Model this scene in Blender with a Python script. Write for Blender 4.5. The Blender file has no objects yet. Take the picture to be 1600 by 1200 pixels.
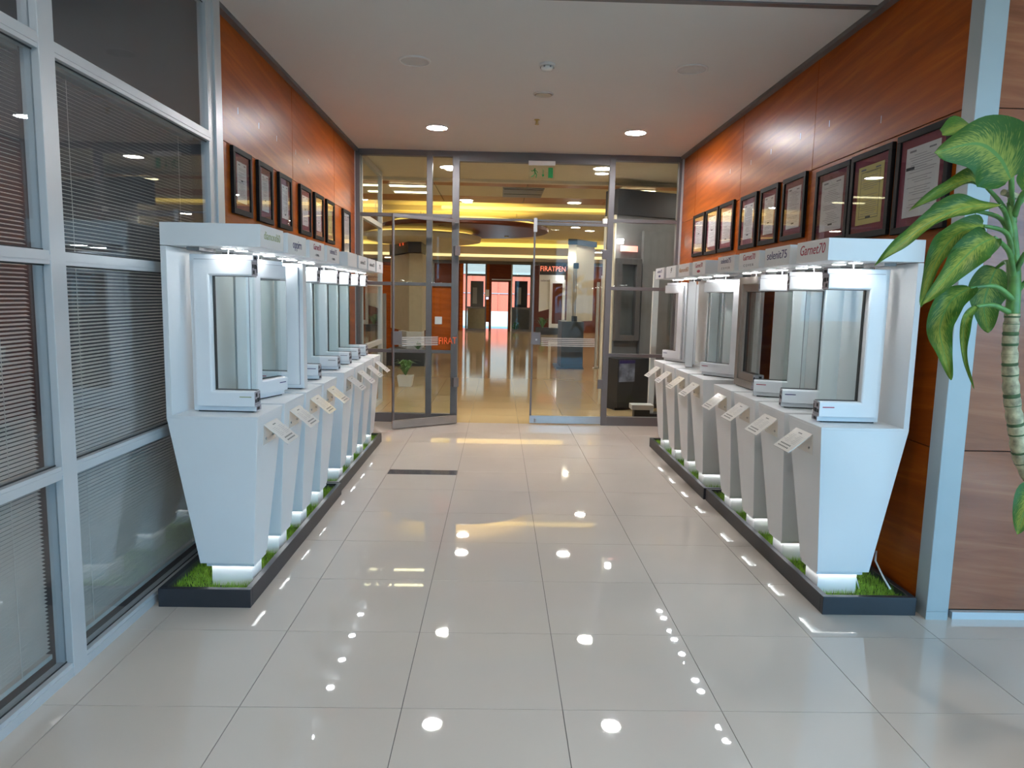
import bpy, math, random
from mathutils import Vector, Matrix
random.seed(7)
scene = bpy.context.scene
col = scene.collection
R = math.radians

# ------------------------------------------------------------------ camera, world, exposure
F_PX, PITCH, ROLL, YAW, CAM_Z = 1103.2, 0.1220, 0.0217, 0.0212, 1.5272
fw = Vector((math.sin(YAW)*math.cos(PITCH), math.cos(YAW)*math.cos(PITCH), -math.sin(PITCH)))
rt = Vector((math.cos(YAW), -math.sin(YAW), 0)); up = rt.cross(fw)
r2 = math.cos(ROLL)*rt + math.sin(ROLL)*up
u2 = -math.sin(ROLL)*rt + math.cos(ROLL)*up
cd = bpy.data.cameras.new('camera'); cam = bpy.data.objects.new('camera', cd); col.objects.link(cam)
cd.sensor_width = 36; cd.lens = 36*F_PX/1600; cd.clip_end = 400; cd.clip_start = 0.02
cam.matrix_world = Matrix(((r2.x, u2.x, -fw.x, 0), (r2.y, u2.y, -fw.y, 0), (r2.z, u2.z, -fw.z, CAM_Z), (0, 0, 0, 1)))
scene.camera = cam
w = bpy.data.worlds.new('sky'); scene.world = w; w.use_nodes = True
bg = w.node_tree.nodes['Background']
bg.inputs['Color'].default_value = (0.27, 0.63, 1.0, 1); bg.inputs['Strength'].default_value = 4.15
for nm, sx, loc, rot in (('facade_daylight_portal', 3.6, (3.28, -2.45, 1.6), (R(90), 0, 0)), ('side_daylight_portal', 3.6, (5.06, -.6, 1.6), (R(90), 0, R(90)))):
    pl = bpy.data.lights.new(nm, 'AREA'); pl.shape = 'RECTANGLE'; pl.size = sx; pl.size_y = 3.1; pl.cycles.is_portal = True
    po = bpy.data.objects.new(nm, pl); col.objects.link(po); po.location = loc; po.rotation_euler = rot
sl = bpy.data.lights.new('sun', 'SUN'); sl.energy = 5; sl.angle = R(.6); sl.color = (1, .95, .86)
so = bpy.data.objects.new('sun', sl); col.objects.link(so); so.location = (20, -15, 30)
so.rotation_euler = Vector((-.5, .35, -.8)).to_track_quat('-Z', 'Y').to_euler()
vs = scene.view_settings
vs.view_transform = 'Standard'; vs.look = 'None'; vs.gamma = 1; vs.use_curve_mapping = False; vs.exposure = 0.9
cy = scene.cycles
cy.max_bounces = 10; cy.diffuse_bounces = 4; cy.glossy_bounces = 5; cy.transmission_bounces = 8; cy.transparent_max_bounces = 40
cy.sample_clamp_indirect = 4; cy.sample_clamp_direct = 0; cy.caustics_reflective = False; cy.caustics_refractive = False
cy.use_denoising = True
DOWN, SPOT, LED, COVE, FLUO = 225, 44, 15, .75, 4       # lamp strengths

# ------------------------------------------------------------------ materials
def new_mat(name):
    m = bpy.data.materials.new(name); m.use_nodes = True
    nt = m.node_tree
    return m, nt, nt.nodes['Principled BSDF'], nt.nodes['Material Output']
def N(nt, t, **kw):
    n = nt.nodes.new(t)
    for k, v in kw.items():
        if k in n.inputs.keys(): n.inputs[k].default_value = v
        else: setattr(n, k, v)
    return n
def mat(name, c, rough=.5, metal=0, var=.06, scale=8, bump=0, spec=.5, coat=0):
    m, nt, p, o = new_mat(name)
    g = N(nt, 'ShaderNodeNewGeometry'); n = N(nt, 'ShaderNodeTexNoise', Scale=scale, Detail=3.0)
    nt.links.new(g.outputs['Position'], n.inputs['Vector'])
    r = N(nt, 'ShaderNodeValToRGB')
    r.color_ramp.elements[0].position = .3; r.color_ramp.elements[1].position = .7
    r.color_ramp.elements[0].color = tuple(x*(1-var) for x in c)+(1,)
    r.color_ramp.elements[1].color = tuple(min(1, x*(1+var)) for x in c)+(1,)
    nt.links.new(n.outputs['Fac'], r.inputs['Fac']); nt.links.new(r.outputs['Color'], p.inputs['Base Color'])
    p.inputs['Roughness'].default_value = rough; p.inputs['Metallic'].default_value = metal
    p.inputs['Specular IOR Level'].default_value = spec; p.inputs['Coat Weight'].default_value = coat
    p.inputs['Coat Roughness'].default_value = .05
    if bump:
        b = N(nt, 'ShaderNodeBump', Strength=bump, Distance=.01)
        n2 = N(nt, 'ShaderNodeTexNoise', Scale=scale*12, Detail=4.0)
        nt.links.new(g.outputs['Position'], n2.inputs['Vector'])
        nt.links.new(n2.outputs['Fac'], b.inputs['Height']); nt.links.new(b.outputs['Normal'], p.inputs['Normal'])
    return m
def wood(name, c1, c2, c3, rough=.3, coat=0.0, gs=1.0):
    m, nt, p, o = new_mat(name)
    g = N(nt, 'ShaderNodeNewGeometry'); s = N(nt, 'ShaderNodeSeparateXYZ'); nt.links.new(g.outputs['Position'], s.inputs[0])
    a = N(nt, 'ShaderNodeMath', operation='ADD'); nt.links.new(s.outputs[0], a.inputs[0]); nt.links.new(s.outputs[1], a.inputs[1])
    # grain runs along the wall, rising slightly
    k = N(nt, 'ShaderNodeMath', operation='MULTIPLY'); k.inputs[1].default_value = .7*gs; nt.links.new(a.outputs[0], k.inputs[0])
    t = N(nt, 'ShaderNodeMath', operation='MULTIPLY_ADD'); t.inputs[1].default_value = .10; nt.links.new(a.outputs[0], t.inputs[0]); nt.links.new(s.outputs[2], t.inputs[2])
    z = N(nt, 'ShaderNodeMath', operation='MULTIPLY'); z.inputs[1].default_value = 9*gs; nt.links.new(t.outputs[0], z.inputs[0])
    cb = N(nt, 'ShaderNodeCombineXYZ'); nt.links.new(k.outputs[0], cb.inputs[0]); nt.links.new(z.outputs[0], cb.inputs[2])
    n = N(nt, 'ShaderNodeTexNoise', Scale=1.6, Detail=8.0, Roughness=.62, Distortion=.5); nt.links.new(cb.outputs[0], n.inputs['Vector'])
    r = N(nt, 'ShaderNodeValToRGB'); e = r.color_ramp.elements
    e[0].position = .28; e[0].color = c1+(1,); e[1].position = .75; e[1].color = c3+(1,)
    m2 = e.new(.52); m2.color = c2+(1,)
    nt.links.new(n.outputs['Fac'], r.inputs['Fac']); nt.links.new(r.outputs['Color'], p.inputs['Base Color'])
    p.inputs['Roughness'].default_value = rough; p.inputs['Specular IOR Level'].default_value = .13; p.inputs['Coat Weight'].default_value = coat; p.inputs['Coat Roughness'].default_value = .12
    return m
def emit(name, c, s):
    m, nt, p, o = new_mat(name)
    p.inputs['Base Color'].default_value = (.9, .9, .9, 1)
    p.inputs['Emission Color'].default_value = c+(1,); p.inputs['Emission Strength'].default_value = s
    return m
def glass(name, tint=(.92, .96, .95), ior=1.5, rough=0.0):
    m, nt, p, o = new_mat(name); nt.nodes.remove(p)
    t = N(nt, 'ShaderNodeBsdfTransparent'); t.inputs[0].default_value = tint+(1,)
    g = N(nt, 'ShaderNodeBsdfGlossy'); g.inputs['Roughness'].default_value = rough; g.inputs[0].default_value = (.95, .97, 1, 1)
    # Schlick reflectance from the facing angle, alike on both faces of a thin pane
    lw = N(nt, 'ShaderNodeLayerWeight'); lw.inputs['Blend'].default_value = .5; f0 = ((ior-1)/(ior+1))**2
    pw = N(nt, 'ShaderNodeMath', operation='POWER'); pw.inputs[1].default_value = 5; nt.links.new(lw.outputs['Facing'], pw.inputs[0])
    f = N(nt, 'ShaderNodeMath', operation='MULTIPLY_ADD'); f.inputs[1].default_value = 1-f0; f.inputs[2].default_value = f0; nt.links.new(pw.outputs[0], f.inputs[0])
    x = N(nt, 'ShaderNodeMixShader')
    nt.links.new(f.outputs[0], x.inputs[0]); nt.links.new(t.outputs[0], x.inputs[1]); nt.links.new(g.outputs[0], x.inputs[2])
    nt.links.new(x.outputs[0], o.inputs['Surface'])
    return m
def tile_floor(name, c, x0, y0, rough=.06):
    m, nt, p, o = new_mat(name)
    g = N(nt, 'ShaderNodeNewGeometry'); mp = N(nt, 'ShaderNodeMapping'); mp.inputs['Location'].default_value = (-x0, -y0, 0)
    nt.links.new(g.outputs['Position'], mp.inputs['Vector'])
    b = N(nt, 'ShaderNodeTexBrick', offset=0.0, squash=1.0); b.inputs['Scale'].default_value = 1
    b.inputs['Brick Width'].default_value = .6; b.inputs['Row Height'].default_value = .6; b.inputs['Mortar Size'].default_value = .0015
    b.inputs['Color1'].default_value = c+(1,); b.inputs['Color2'].default_value = tuple(v*.97 for v in c)+(1,); b.inputs['Mortar'].default_value = (.12, .11, .1, 1)
    nt.links.new(mp.outputs[0], b.inputs['Vector']); nt.links.new(b.outputs['Color'], p.inputs['Base Color'])
    p.inputs['Roughness'].default_value = rough; p.inputs['Specular IOR Level'].default_value = .3
    return m
def leafmat():
    m, nt, p, o = new_mat('dieffenbachia_leaf')
    u = N(nt, 'ShaderNodeUVMap'); s = N(nt, 'ShaderNodeSeparateXYZ'); nt.links.new(u.outputs[0], s.inputs[0])
    ab = N(nt, 'ShaderNodeMath', operation='SUBTRACT'); ab.inputs[1].default_value = .5; nt.links.new(s.outputs[0], ab.inputs[0])
    a2 = N(nt, 'ShaderNodeMath', operation='ABSOLUTE'); nt.links.new(ab.outputs[0], a2.inputs[0])
    # side veins: stripes of v running out from the midrib
    sv = N(nt, 'ShaderNodeMath', operation='MULTIPLY_ADD'); sv.inputs[1].default_value = -.6; nt.links.new(a2.outputs[0], sv.inputs[0]); nt.links.new(s.outputs[1], sv.inputs[2])
    cb = N(nt, 'ShaderNodeCombineXYZ'); k = N(nt, 'ShaderNodeMath', operation='MULTIPLY'); k.inputs[1].default_value = 62
    k2 = N(nt, 'ShaderNodeMath', operation='MULTIPLY'); k2.inputs[1].default_value = 9
    nt.links.new(sv.outputs[0], k.inputs[0]); nt.links.new(a2.outputs[0], k2.inputs[0]); nt.links.new(k.outputs[0], cb.inputs[0]); nt.links.new(k2.outputs[0], cb.inputs[1])
    n = N(nt, 'ShaderNodeTexNoise', Scale=1.0, Detail=3.0); nt.links.new(cb.outputs[0], n.inputs['Vector'])
    # pale blotches fade toward the margin
    mg = N(nt, 'ShaderNodeMath', operation='MULTIPLY_ADD'); mg.inputs[1].default_value = -.75; mg.inputs[2].default_value = .14
    nt.links.new(a2.outputs[0], mg.inputs[0])
    ad = N(nt, 'ShaderNodeMath', operation='ADD'); nt.links.new(n.outputs['Fac'], ad.inputs[0]); nt.links.new(mg.outputs[0], ad.inputs[1])
    r = N(nt, 'ShaderNodeValToRGB'); e = r.color_ramp.elements
    e[0].position = .42; e[0].color = (.018, .085, .012, 1); e[1].position = .63; e[1].color = (.27, .31, .05, 1)
    nt.links.new(ad.outputs[0], r.inputs['Fac'])
    rb = N(nt, 'ShaderNodeMath', operation='LESS_THAN'); rb.inputs[1].default_value = .025; nt.links.new(a2.outputs[0], rb.inputs[0])
    mx = N(nt, 'ShaderNodeMixRGB'); mx.inputs[2].default_value = (.10, .24, .06, 1)
    nt.links.new(rb.outputs[0], mx.inputs[0]); nt.links.new(r.outputs[0], mx.inputs[1]); nt.links.new(mx.outputs[0], p.inputs['Base Color'])
    p.inputs['Roughness'].default_value = .45; p.inputs['Specular IOR Level'].default_value = .25
    tr = N(nt, 'ShaderNodeBsdfTranslucent'); tr.inputs[0].default_value = (.2, .4, .06, 1)
    ms = N(nt, 'ShaderNodeMixShader'); ms.inputs[0].default_value = .22
    nt.links.new(p.outputs[0], ms.inputs[1]); nt.links.new(tr.outputs[0], ms.inputs[2]); nt.links.new(ms.outputs[0], o.inputs['Surface'])
    return m

M = {}
M['tile'] = mat('polished_tile', (.60, .54, .475), .022, spec=.65, var=.035, scale=1.3)
M['grout'] = mat('grout', (.13, .12, .11), .8)
M['dark_tile'] = mat('dark_inlay_tile', (.10, .10, .11), .1)
M['show_floor'] = tile_floor('showroom_tile', (.50, .36, .19), .2678, 2.4692, .075)
M['ceil'] = mat('ceiling_paint', (.68, .67, .65), .85, var=.01, scale=2)
M['cream'] = mat('cream_paint', (.70, .64, .50), .8, var=.02)
M['wood'] = wood('cherry_panel', (.22, .042, .003), (.355, .072, .005), (.48, .126, .010), .33)
M['wood_gloss'] = wood('glossy_wood_panel', (.22, .07, .03), (.32, .11, .05), (.42, .17, .08), .22, .6)
M['wood_sub'] = mat('panel_joint_black', (.03, .015, .01), .8)
M['wood_ceiling'] = wood('ceiling_wood', (.34, .15, .06), (.42, .2, .09), (.5, .26, .12), .4)
M['darkwood'] = wood('dark_brown_wood', (.09, .022, .01), (.12, .03, .014), (.16, .045, .02), .35)
M['alu'] = mat('light_aluminium', (.60, .62, .63), .38, .35, var=.02)
M['alu_dark'] = mat('grey_anodised_aluminium', (.15, .145, .148), .4, .3, var=.03)
M['alu_col'] = mat('column_aluminium', (.40, .45, .46), .42, .1, var=.02)
M['steel'] = mat('brushed_steel', (.45, .45, .45), .3, .9, var=.05)
M['black'] = mat('charcoal_laminate', (.028, .03, .036), .42, var=.1)
M['white'] = mat('white_laminate', (.76, .77, .77), .33, var=.015, scale=3)
M['pvc'] = mat('white_pvc', (.82, .83, .84), .22, var=.01)
M['bronze'] = mat('grey_brown_foil', (.30, .265, .235), .3, .3, var=.05)
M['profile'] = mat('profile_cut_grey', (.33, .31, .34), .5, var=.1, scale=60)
M['chamber'] = mat('profile_chamber_black', (.012, .012, .014), .7)
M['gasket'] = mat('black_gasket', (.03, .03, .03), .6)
M['glass'] = glass('clear_glass', (.95, .97, .965), 1.22)
M['pane'] = glass('sample_glass', (.955, .975, .972), 1.2)
M['cover'] = glass('cover_glass', (.97, .97, .97), 1.14)
M['smoked'] = glass('grey_partition_glass', (.90, .92, .93), 1.62)
M['slat'] = mat('blind_slat', (.70, .67, .60), .5, var=.05)
M['grass'] = mat('artificial_grass', (.27, .48, .05), .7, var=.5, scale=25)
M['dirt'] = mat('planter_bottom', (.018, .018, .018), .9)
M['frame'] = mat('black_frame', (.012, .011, .012), .6, spec=.15)
M['mat_board'] = mat('maroon_mat_board', (.20, .035, .06), .8)
M['paper'] = mat('white_paper', (.72, .72, .71), .7, var=.02)
M['paper_y'] = mat('yellow_paper', (.68, .60, .22), .7, var=.05)
M['ink'] = mat('grey_ink', (.22, .22, .24), .7)
M['ink_dark'] = mat('dark_ink', (.05, .05, .05), .7)
M['gold'] = mat('gold_slip', (.5, .38, .12), .35, .6)
M['red'] = mat('crimson_lettering', (.36, .01, .045), .5)
M['navy'] = mat('navy_lettering', (.03, .02, .12), .5)
M['olive'] = mat('olive_lettering', (.36, .40, .2), .5)
M['ochre'] = mat('ochre_lettering', (.42, .19, .05), .5)
M['orange'] = mat('orange_lettering', (.95, .14, .03), .5)
M['green'] = mat('exit_green', (.0, .20, .04), .5)
M['frost'] = mat('frosted_line', (.62, .62, .60), .6)
_f = M['frost'].node_tree; _t = N(_f, 'ShaderNodeBsdfTransparent'); _x = N(_f, 'ShaderNodeMixShader'); _x.inputs[0].default_value = .55
_f.links.new(_t.outputs[0], _x.inputs[1]); _f.links.new(_f.nodes['Principled BSDF'].outputs[0], _x.inputs[2]); _f.links.new(_x.outputs[0], _f.nodes['Material Output'].inputs['Surface'])
M['acrylic'] = mat('acrylic_label', (.74, .72, .68), .12, var=.02, coat=.4)
M['cable'] = mat('white_cable', (.75, .75, .73), .5)
M['leaf'] = leafmat()
M['stem'] = mat('green_stem', (.09, .22, .05), .4, var=.3, scale=30)
M['trunk'] = mat('pale_scarred_trunk', (.36, .32, .19), .6, var=.5, scale=45)
M['ringscar'] = mat('dark_leaf_scar', (.05, .09, .03), .7, var=.3, scale=40)
M['pot'] = mat('terracotta_grey_pot', (.3, .28, .26), .6)
M['soil'] = mat('soil', (.05, .035, .025), .95, bump=.6)
M['foliage'] = mat('foliage', (.10, .24, .06), .5, var=.4, scale=30)
M['beige'] = mat('beige_panel', (.55, .46, .31), .5)
M['grey_panel'] = mat('grey_panel', (.21, .21, .215), .45)
M['brick'] = mat('red_cladding', (.55, .09, .04), .8, var=.12)
M['concrete'] = mat('pale_concrete', (.27, .225, .18), .9, var=.05, scale=1)
M['sky_screen_dark'] = mat('sky_screen_paint', (.22, .17, .13), .85)
M['office'] = mat('office_wall', (.10, .10, .105), .8)
M['plastic'] = mat('white_plastic', (.72, .72, .70), .4)
M['grille'] = mat('unlit_lens', (.55, .55, .54), .5)
M['down'] = emit('downlight_glow', (1, .97, .98), DOWN)
M['lobby_fill'] = emit('lobby_fill_glow', (1, .97, .95), 88)
M['show_down'] = emit('showroom_downlight_glow', (1, .93, .82), 95)
M['office_fill'] = emit('office_fill_glow', (1, .97, .98), 60)
M['spot'] = emit('spot_glow', (.95, .98, 1), SPOT)
M['led'] = emit('led_strip_glow', (.97, 1, 1), LED)
M['cove'] = emit('yellow_cove_glow', (1, .66, .12), COVE)
M['cove_w'] = emit('warm_cove_glow', (1, .78, .36), COVE*.8)
M['fluo'] = emit('fluorescent_glow', (1, .86, .5), FLUO)
M['sign_glow'] = emit('orange_sign_glow', (1, .07, .004), .8)
M['warm_spot'] = emit('warm_spot_glow', (1, .97, .9), 14)
M['poster'] = mat('poster_print', (.16, .18, .24), .4, var=.8, scale=9)
M['screen'] = emit('phone_screen', (.5, .6, 1), 1)

# ------------------------------------------------------------------ mesh helpers
class MB:
    def __init__(s): s.v = []; s.f = []; s.uv = None
    def box(s, x0, x1, y0, y1, z0, z1):
        b = len(s.v)
        s.v += [(x, y, z) for z in (z0, z1) for y in (y0, y1) for x in (x0, x1)]
        s.f += [tuple(b+i for i in q) for q in ((0, 2, 3, 1), (4, 5, 7, 6), (0, 1, 5, 4), (2, 6, 7, 3), (0, 4, 6, 2), (1, 3, 7, 5))]
        return s
    def hexa(s, lo, hi):                      # two 4-point rings
        b = len(s.v); s.v += list(lo)+list(hi)
        s.f += [(b+3, b+2, b+1, b), (b+4, b+5, b+6, b+7)]+[(b+i, b+(i+1) % 4, b+4+(i+1) % 4, b+4+i) for i in range(4)]
        return s
    def rings(s, rs, cap=True, closed=True):
        b = len(s.v); n = len(rs[0])
        for r in rs: s.v += [tuple(p) for p in r]
        for i in range(len(rs)-1):
            for j in range(n if closed else n-1):
                a = b+i*n+j; c = b+i*n+(j+1) % n
                s.f.append((a, c, c+n, a+n))
        if cap:
            s.f.append(tuple(b+j for j in reversed(range(n)))); s.f.append(tuple(b+(len(rs)-1)*n+j for j in range(n)))
        return s
    def cyl(s, c, r, z0, z1, n=20, r1=None):
        r1 = r if r1 is None else r1
        f = lambda rr, z: [(c[0]+rr*math.cos(2*math.pi*i/n), c[1]+rr*math.sin(2*math.pi*i/n), z) for i in range(n)]
        return s.rings([f(r, z0), f(r1, z1)])
    def lathe(s, c, prof, n=28):
        return s.rings([[(c[0]+r*math.cos(2*math.pi*i/n), c[1]+r*math.sin(2*math.pi*i/n), z) for i in range(n)] for r, z in prof])
    def tube(s, pts, rad, n=8):
        pts = [Vector(p) for p in pts]; rs = []
        for i, p in enumerate(pts):
            d = (pts[min(i+1, len(pts)-1)]-pts[max(i-1, 0)]).normalized()
            a = Vector((0, 0, 1)) if abs(d.z) < .9 else Vector((1, 0, 0))
            x = d.cross(a).normalized(); y = d.cross(x)
            r = rad[i] if isinstance(rad, (list, tuple)) else rad
            rs.append([p+x*r*math.cos(2*math.pi*k/n)+y*r*math.sin(2*math.pi*k/n) for k in range(n)])
        return s.rings(rs)
    def quad(s, *p):
        b = len(s.v); s.v += [tuple(q) for q in p]; s.f.append(tuple(range(b, b+len(p)))); return s
    def mesh(s, name):
        me = bpy.data.meshes.new(name); me.from_pydata([tuple(q) for q in s.v], [], s.f)
        me.update(); return me
    def build(s, name, m, parent=None, loc=(0, 0, 0), bevel=0, smooth=False):
        me = s.mesh(name)
        return link(name, me, m, parent, loc, bevel, smooth)
def link(name, me, m, parent=None, loc=(0, 0, 0), bevel=0, smooth=False):
    if m is not None and not me.materials: me.materials.append(M[m])
    if smooth:
        for p in me.polygons: p.use_smooth = True
    o = bpy.data.objects.new(name, me); col.objects.link(o); o.location = loc
    if parent is not None: o.parent = parent
    if bevel:
        b = o.modifiers.new('bevel', 'BEVEL'); b.width = bevel; b.segments = 2; b.limit_method = 'ANGLE'; b.angle_limit = R(40)
    return o
def thing(name, label, cat, loc=(0, 0, 0), rz=0, group=None, kind=None):
    o = bpy.data.objects.new(name, None); col.objects.link(o); o.location = loc; o.rotation_euler = (0, 0, rz)
    o.empty_display_size = .1
    return tag(o, label, cat, group, kind)
def tag(o, label=None, cat=None, group=None, kind=None):
    if label: o['label'] = label
    if cat: o['category'] = cat
    if group: o['group'] = group
    if kind: o['kind'] = kind
    return o
def struct(name, o, label):
    o.name = name; return tag(o, label, 'structure', None, 'structure')
def sroot(name, label, loc=(0, 0, 0)):
    return thing(name, label, 'structure', loc, kind='structure')
def text(name, body, size, pos, tx, ty, m, parent, fit=None, shear=0, ext=.0006):
    """flat lettering centred at pos; tx, ty are its reading and up directions"""
    cu = bpy.data.curves.new(name, 'FONT'); cu.body = body; cu.size = size; cu.extrude = ext; cu.shear = shear; cu.offset = .0
    cu.align_x = 'CENTER'; cu.align_y = 'CENTER'; cu.resolution_u = 3
    t = bpy.data.objects.new(name, cu); col.objects.link(t)
    dg = bpy.context.evaluated_depsgraph_get(); me = bpy.data.meshes.new_from_object(t.evaluated_get(dg))
    bpy.data.objects.remove(t); bpy.data.curves.remove(cu)
    xs = [v.co.x for v in me.vertices]; wd = max(xs)-min(xs); k = fit/wd if fit else 1
    tx = Vector(tx); ty = Vector(ty); n = tx.cross(ty)
    for v in me.vertices: v.co = Vector(pos)+tx*v.co.x*k+ty*v.co.y+n*v.co.z
    me.materials.clear()
    return link(name, me, m, parent)

# ------------------------------------------------------------------ floor: tiles one by one in the corridor
X0, Y0, T = .2678, 2.4692, .6
fl = struct('floor', MB().box(-4.6, 5.1, -2.6, 8.5, -.06, -.004).build('floor', 'grout'), 'polished grey tile floor of the lobby corridor')
full = MB().box(.0015, T-.0015, .0015, T-.0015, -.004, 0).mesh('tile')
for i in range(-4, 8):
    for j in range(-9, 11):
        xa, xb = X0+i*T, X0+(i+1)*T; ya, yb = Y0+j*T, Y0+(j+1)*T
        if xa < -1.66 or xb > 5.1 or yb > 8.51 or ya < -2.6:
            xa, xb, ya, yb = max(xa, -1.66), min(xb, 5.1), max(ya, -2.6), min(yb, 8.5)
            if xb-xa < .02 or yb-ya < .02: continue
            MB().box(xa+.0015, xb-.0015, ya+.0015, yb-.0015, -.004, 0).build('tile', 'tile', fl)
        else:
            link('tile', full, 'tile', fl, (xa, ya, 0))
MB().box(X0-2*T+.004, X0-T-.004, 5.94, 6.10, -.003, .0012).build('inlay_strip', 'dark_tile', fl)
MB().box(-4.6, -1.67, -2.6, 4.35, -.004, -.001).build('office_carpet', 'office', fl)
sf = struct('floor_showroom', MB().box(-7, 6, 8.5, 34.5, -.06, 0).build('floor', 'show_floor'), 'glossy cream tile floor of the showroom beyond the doors')
for x, y in ((1.72, 17.9), (1.55, 20.6), (1.5, 23.1), (1.5, 26)):
    MB().box(x-.15, x+.28, y-.12, y+.12, 0, .0015).build('inlay_strip', 'dark_tile', sf)

# ------------------------------------------------------------------ ceiling
ce = struct('ceiling', MB().box(-4.7, 5.2, -2.6, 8.56, 3.2, 3.3).build('ceiling', 'ceil'), 'flat white plaster ceiling of the lobby corridor')
MB().box(-1.66, 2.14, 4.155, 4.205, 3.192, 3.2).build('joint_profile', 'alu_dark', ce)
MB().box(-1.70, -1.655, 4.3, 8.46, 3.17, 3.2).build('shadow_gap_profile', 'alu_dark', ce)
MB().box(2.095, 2.14, 3.37, 8.46, 3.17, 3.2).build('shadow_gap_profile', 'alu_dark', ce)

struct('roof_light_block', MB().box(-7.2, 6.2, -2.7, 36, 3.45, 3.6).build('roof_light_block', 'concrete'), 'flat unseen slab added over the whole building to block sun leaks')  # added slab keeps sunlight from leaking in between the ceilings
# ------------------------------------------------------------------ wood walls, panel by panel
def panel_wall(name, label, axis, plane, out, span, seams, zs=(0.0, .84, 1.64, 2.44, 3.185), back=.12, m='wood'):
    """axis 'y': wall in the plane X=plane, its front facing out (+1/-1); panels between the seams"""
    a0, a1 = span; g = .0022; th = .014
    def bx(p0, p1, q0, q1, d0, d1):
        lo, hi = sorted((plane-out*d0, plane-out*d1))
        return MB().box(lo, hi, p0, p1, q0, q1) if axis == 'y' else MB().box(p0, p1, lo, hi, q0, q1)
    wobj = struct(name, bx(a0, a1, 0, 3.2, th, back).build(name, 'wood_sub'), label)
    ss = [a0]+list(seams)+[a1]
    for i in range(len(ss)-1):
        for k in range(len(zs)-1):
            bx(ss[i]+g, ss[i+1]-g, zs[k]+g, zs[k+1]-g, 0, th).build('panel', m, wobj, bevel=.0015)
    return wobj
panel_wall('wall_left', 'cherry wood panelled wall behind the left display row', 'y', -1.70, 1, (4.36, 8.46), (5.96, 7.43))
wr = panel_wall('wall_right', 'cherry wood panelled wall behind the right display row', 'y', 2.14, -1, (3.37, 8.46), (4.971, 6.444, 7.917))
wf = panel_wall('wall_front', 'glossy wood panelled wall beside the pale corner column', 'x', 3.30, -1, (2.245, 5.1), (3.75,), zs=(.038, .84, 2.43, 3.2), m='wood_gloss')
MB().box(2.262, 5.1, 3.272, 3.3, 0, .036).build('skirting_profile', 'alu', wf)
tr = struct('trim_1', MB().box(2.13, 2.24, 3.27, 3.368, 0, 3.2).build('column_cladding', 'alu_col', bevel=.003), 'pale aluminium corner column right of the display row')
MB().box(2.125, 2.232, 3.262, 3.27, 0, .04).build('column_foot', 'alu_col', tr)
struct('wall_lobby_back', MB().box(-1.65, 1.46, -2.6, -2.5, 0, 3.2).build('wall', 'ceil'), 'plain white wall behind the camera in the lobby')
struct('wall_lobby_right', MB().box(5.1, 5.2, 1.14, 3.3, 0, 3.2).build('wall', 'ceil'), 'plain white side wall of the entrance lobby')
ow = struct('wall_office', MB().box(-4.7, -4.6, -2.6, 4.36, 0, 3.2).build('wall', 'office'), 'dim brown office wall behind the blinds')
MB().box(-4.6, -1.72, 4.26, 4.36, 0, 3.2).build('end_wall', 'office', ow)
MB().box(-4.6, -1.72, -2.7, -2.6, 0, 3.2).build('end_wall', 'office', ow)
# screw scars left on the panels by earlier frames
for y in (4.75, 5.15, 5.55, 6.05, 6.45): MB().box(-1.70, -1.6992, y, y+.004, 2.66, 2.70).build('wall_scar', 'paper', bpy.data.objects['wall_left'])
for y, z in ((4.1, 2.55), (4.75, 2.68), (5.2, 2.7), (5.75, 2.7), (6.2, 2.7), (6.75, 2.72)): MB().box(2.1392, 2.14, y, y+.004, z, z+.04).build('wall_scar', 'paper', wr)

# ------------------------------------------------------------------ entrance facade behind the camera
fc = sroot('window_4', 'glazed entrance facade of the lobby', (0, -2.5, 0))
for x in (1.5, 2.68, 3.87, 5.05): MB().box(x-.04, x+.04, -.06, .06, 0, 3.2).build('mullion', 'alu', fc)
MB().box(1.46, 5.1, -.06, .06, 0, .08).build('sill_rail', 'alu', fc); MB().box(1.46, 5.1, -.06, .06, 3.1, 3.2).build('head_rail', 'alu', fc)
for a, b in ((1.54, 2.64), (2.72, 3.83), (3.91, 5.01)): MB().box(a, b, -.003, .003, .08, 3.1).build('pane', 'glass', fc)
fd = sroot('window_6', 'glazed side front of the lobby', (5.1, 0, 0))
for y in (-2.35, -1.2, -.05, 1.1): MB().box(-.06, .06, y-.04, y+.04, 0, 3.2).build('mullion', 'alu', fd)
MB().box(-.06, .06, -2.44, 1.14, 0, .08).build('sill_rail', 'alu', fd); MB().box(-.06, .06, -2.44, 1.14, 3.1, 3.2).build('head_rail', 'alu', fd)
for y in (-2.31, -1.16, -.01): MB().box(-.003, .003, y, y+1.07, .08, 3.1).build('pane', 'glass', fd)

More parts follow.
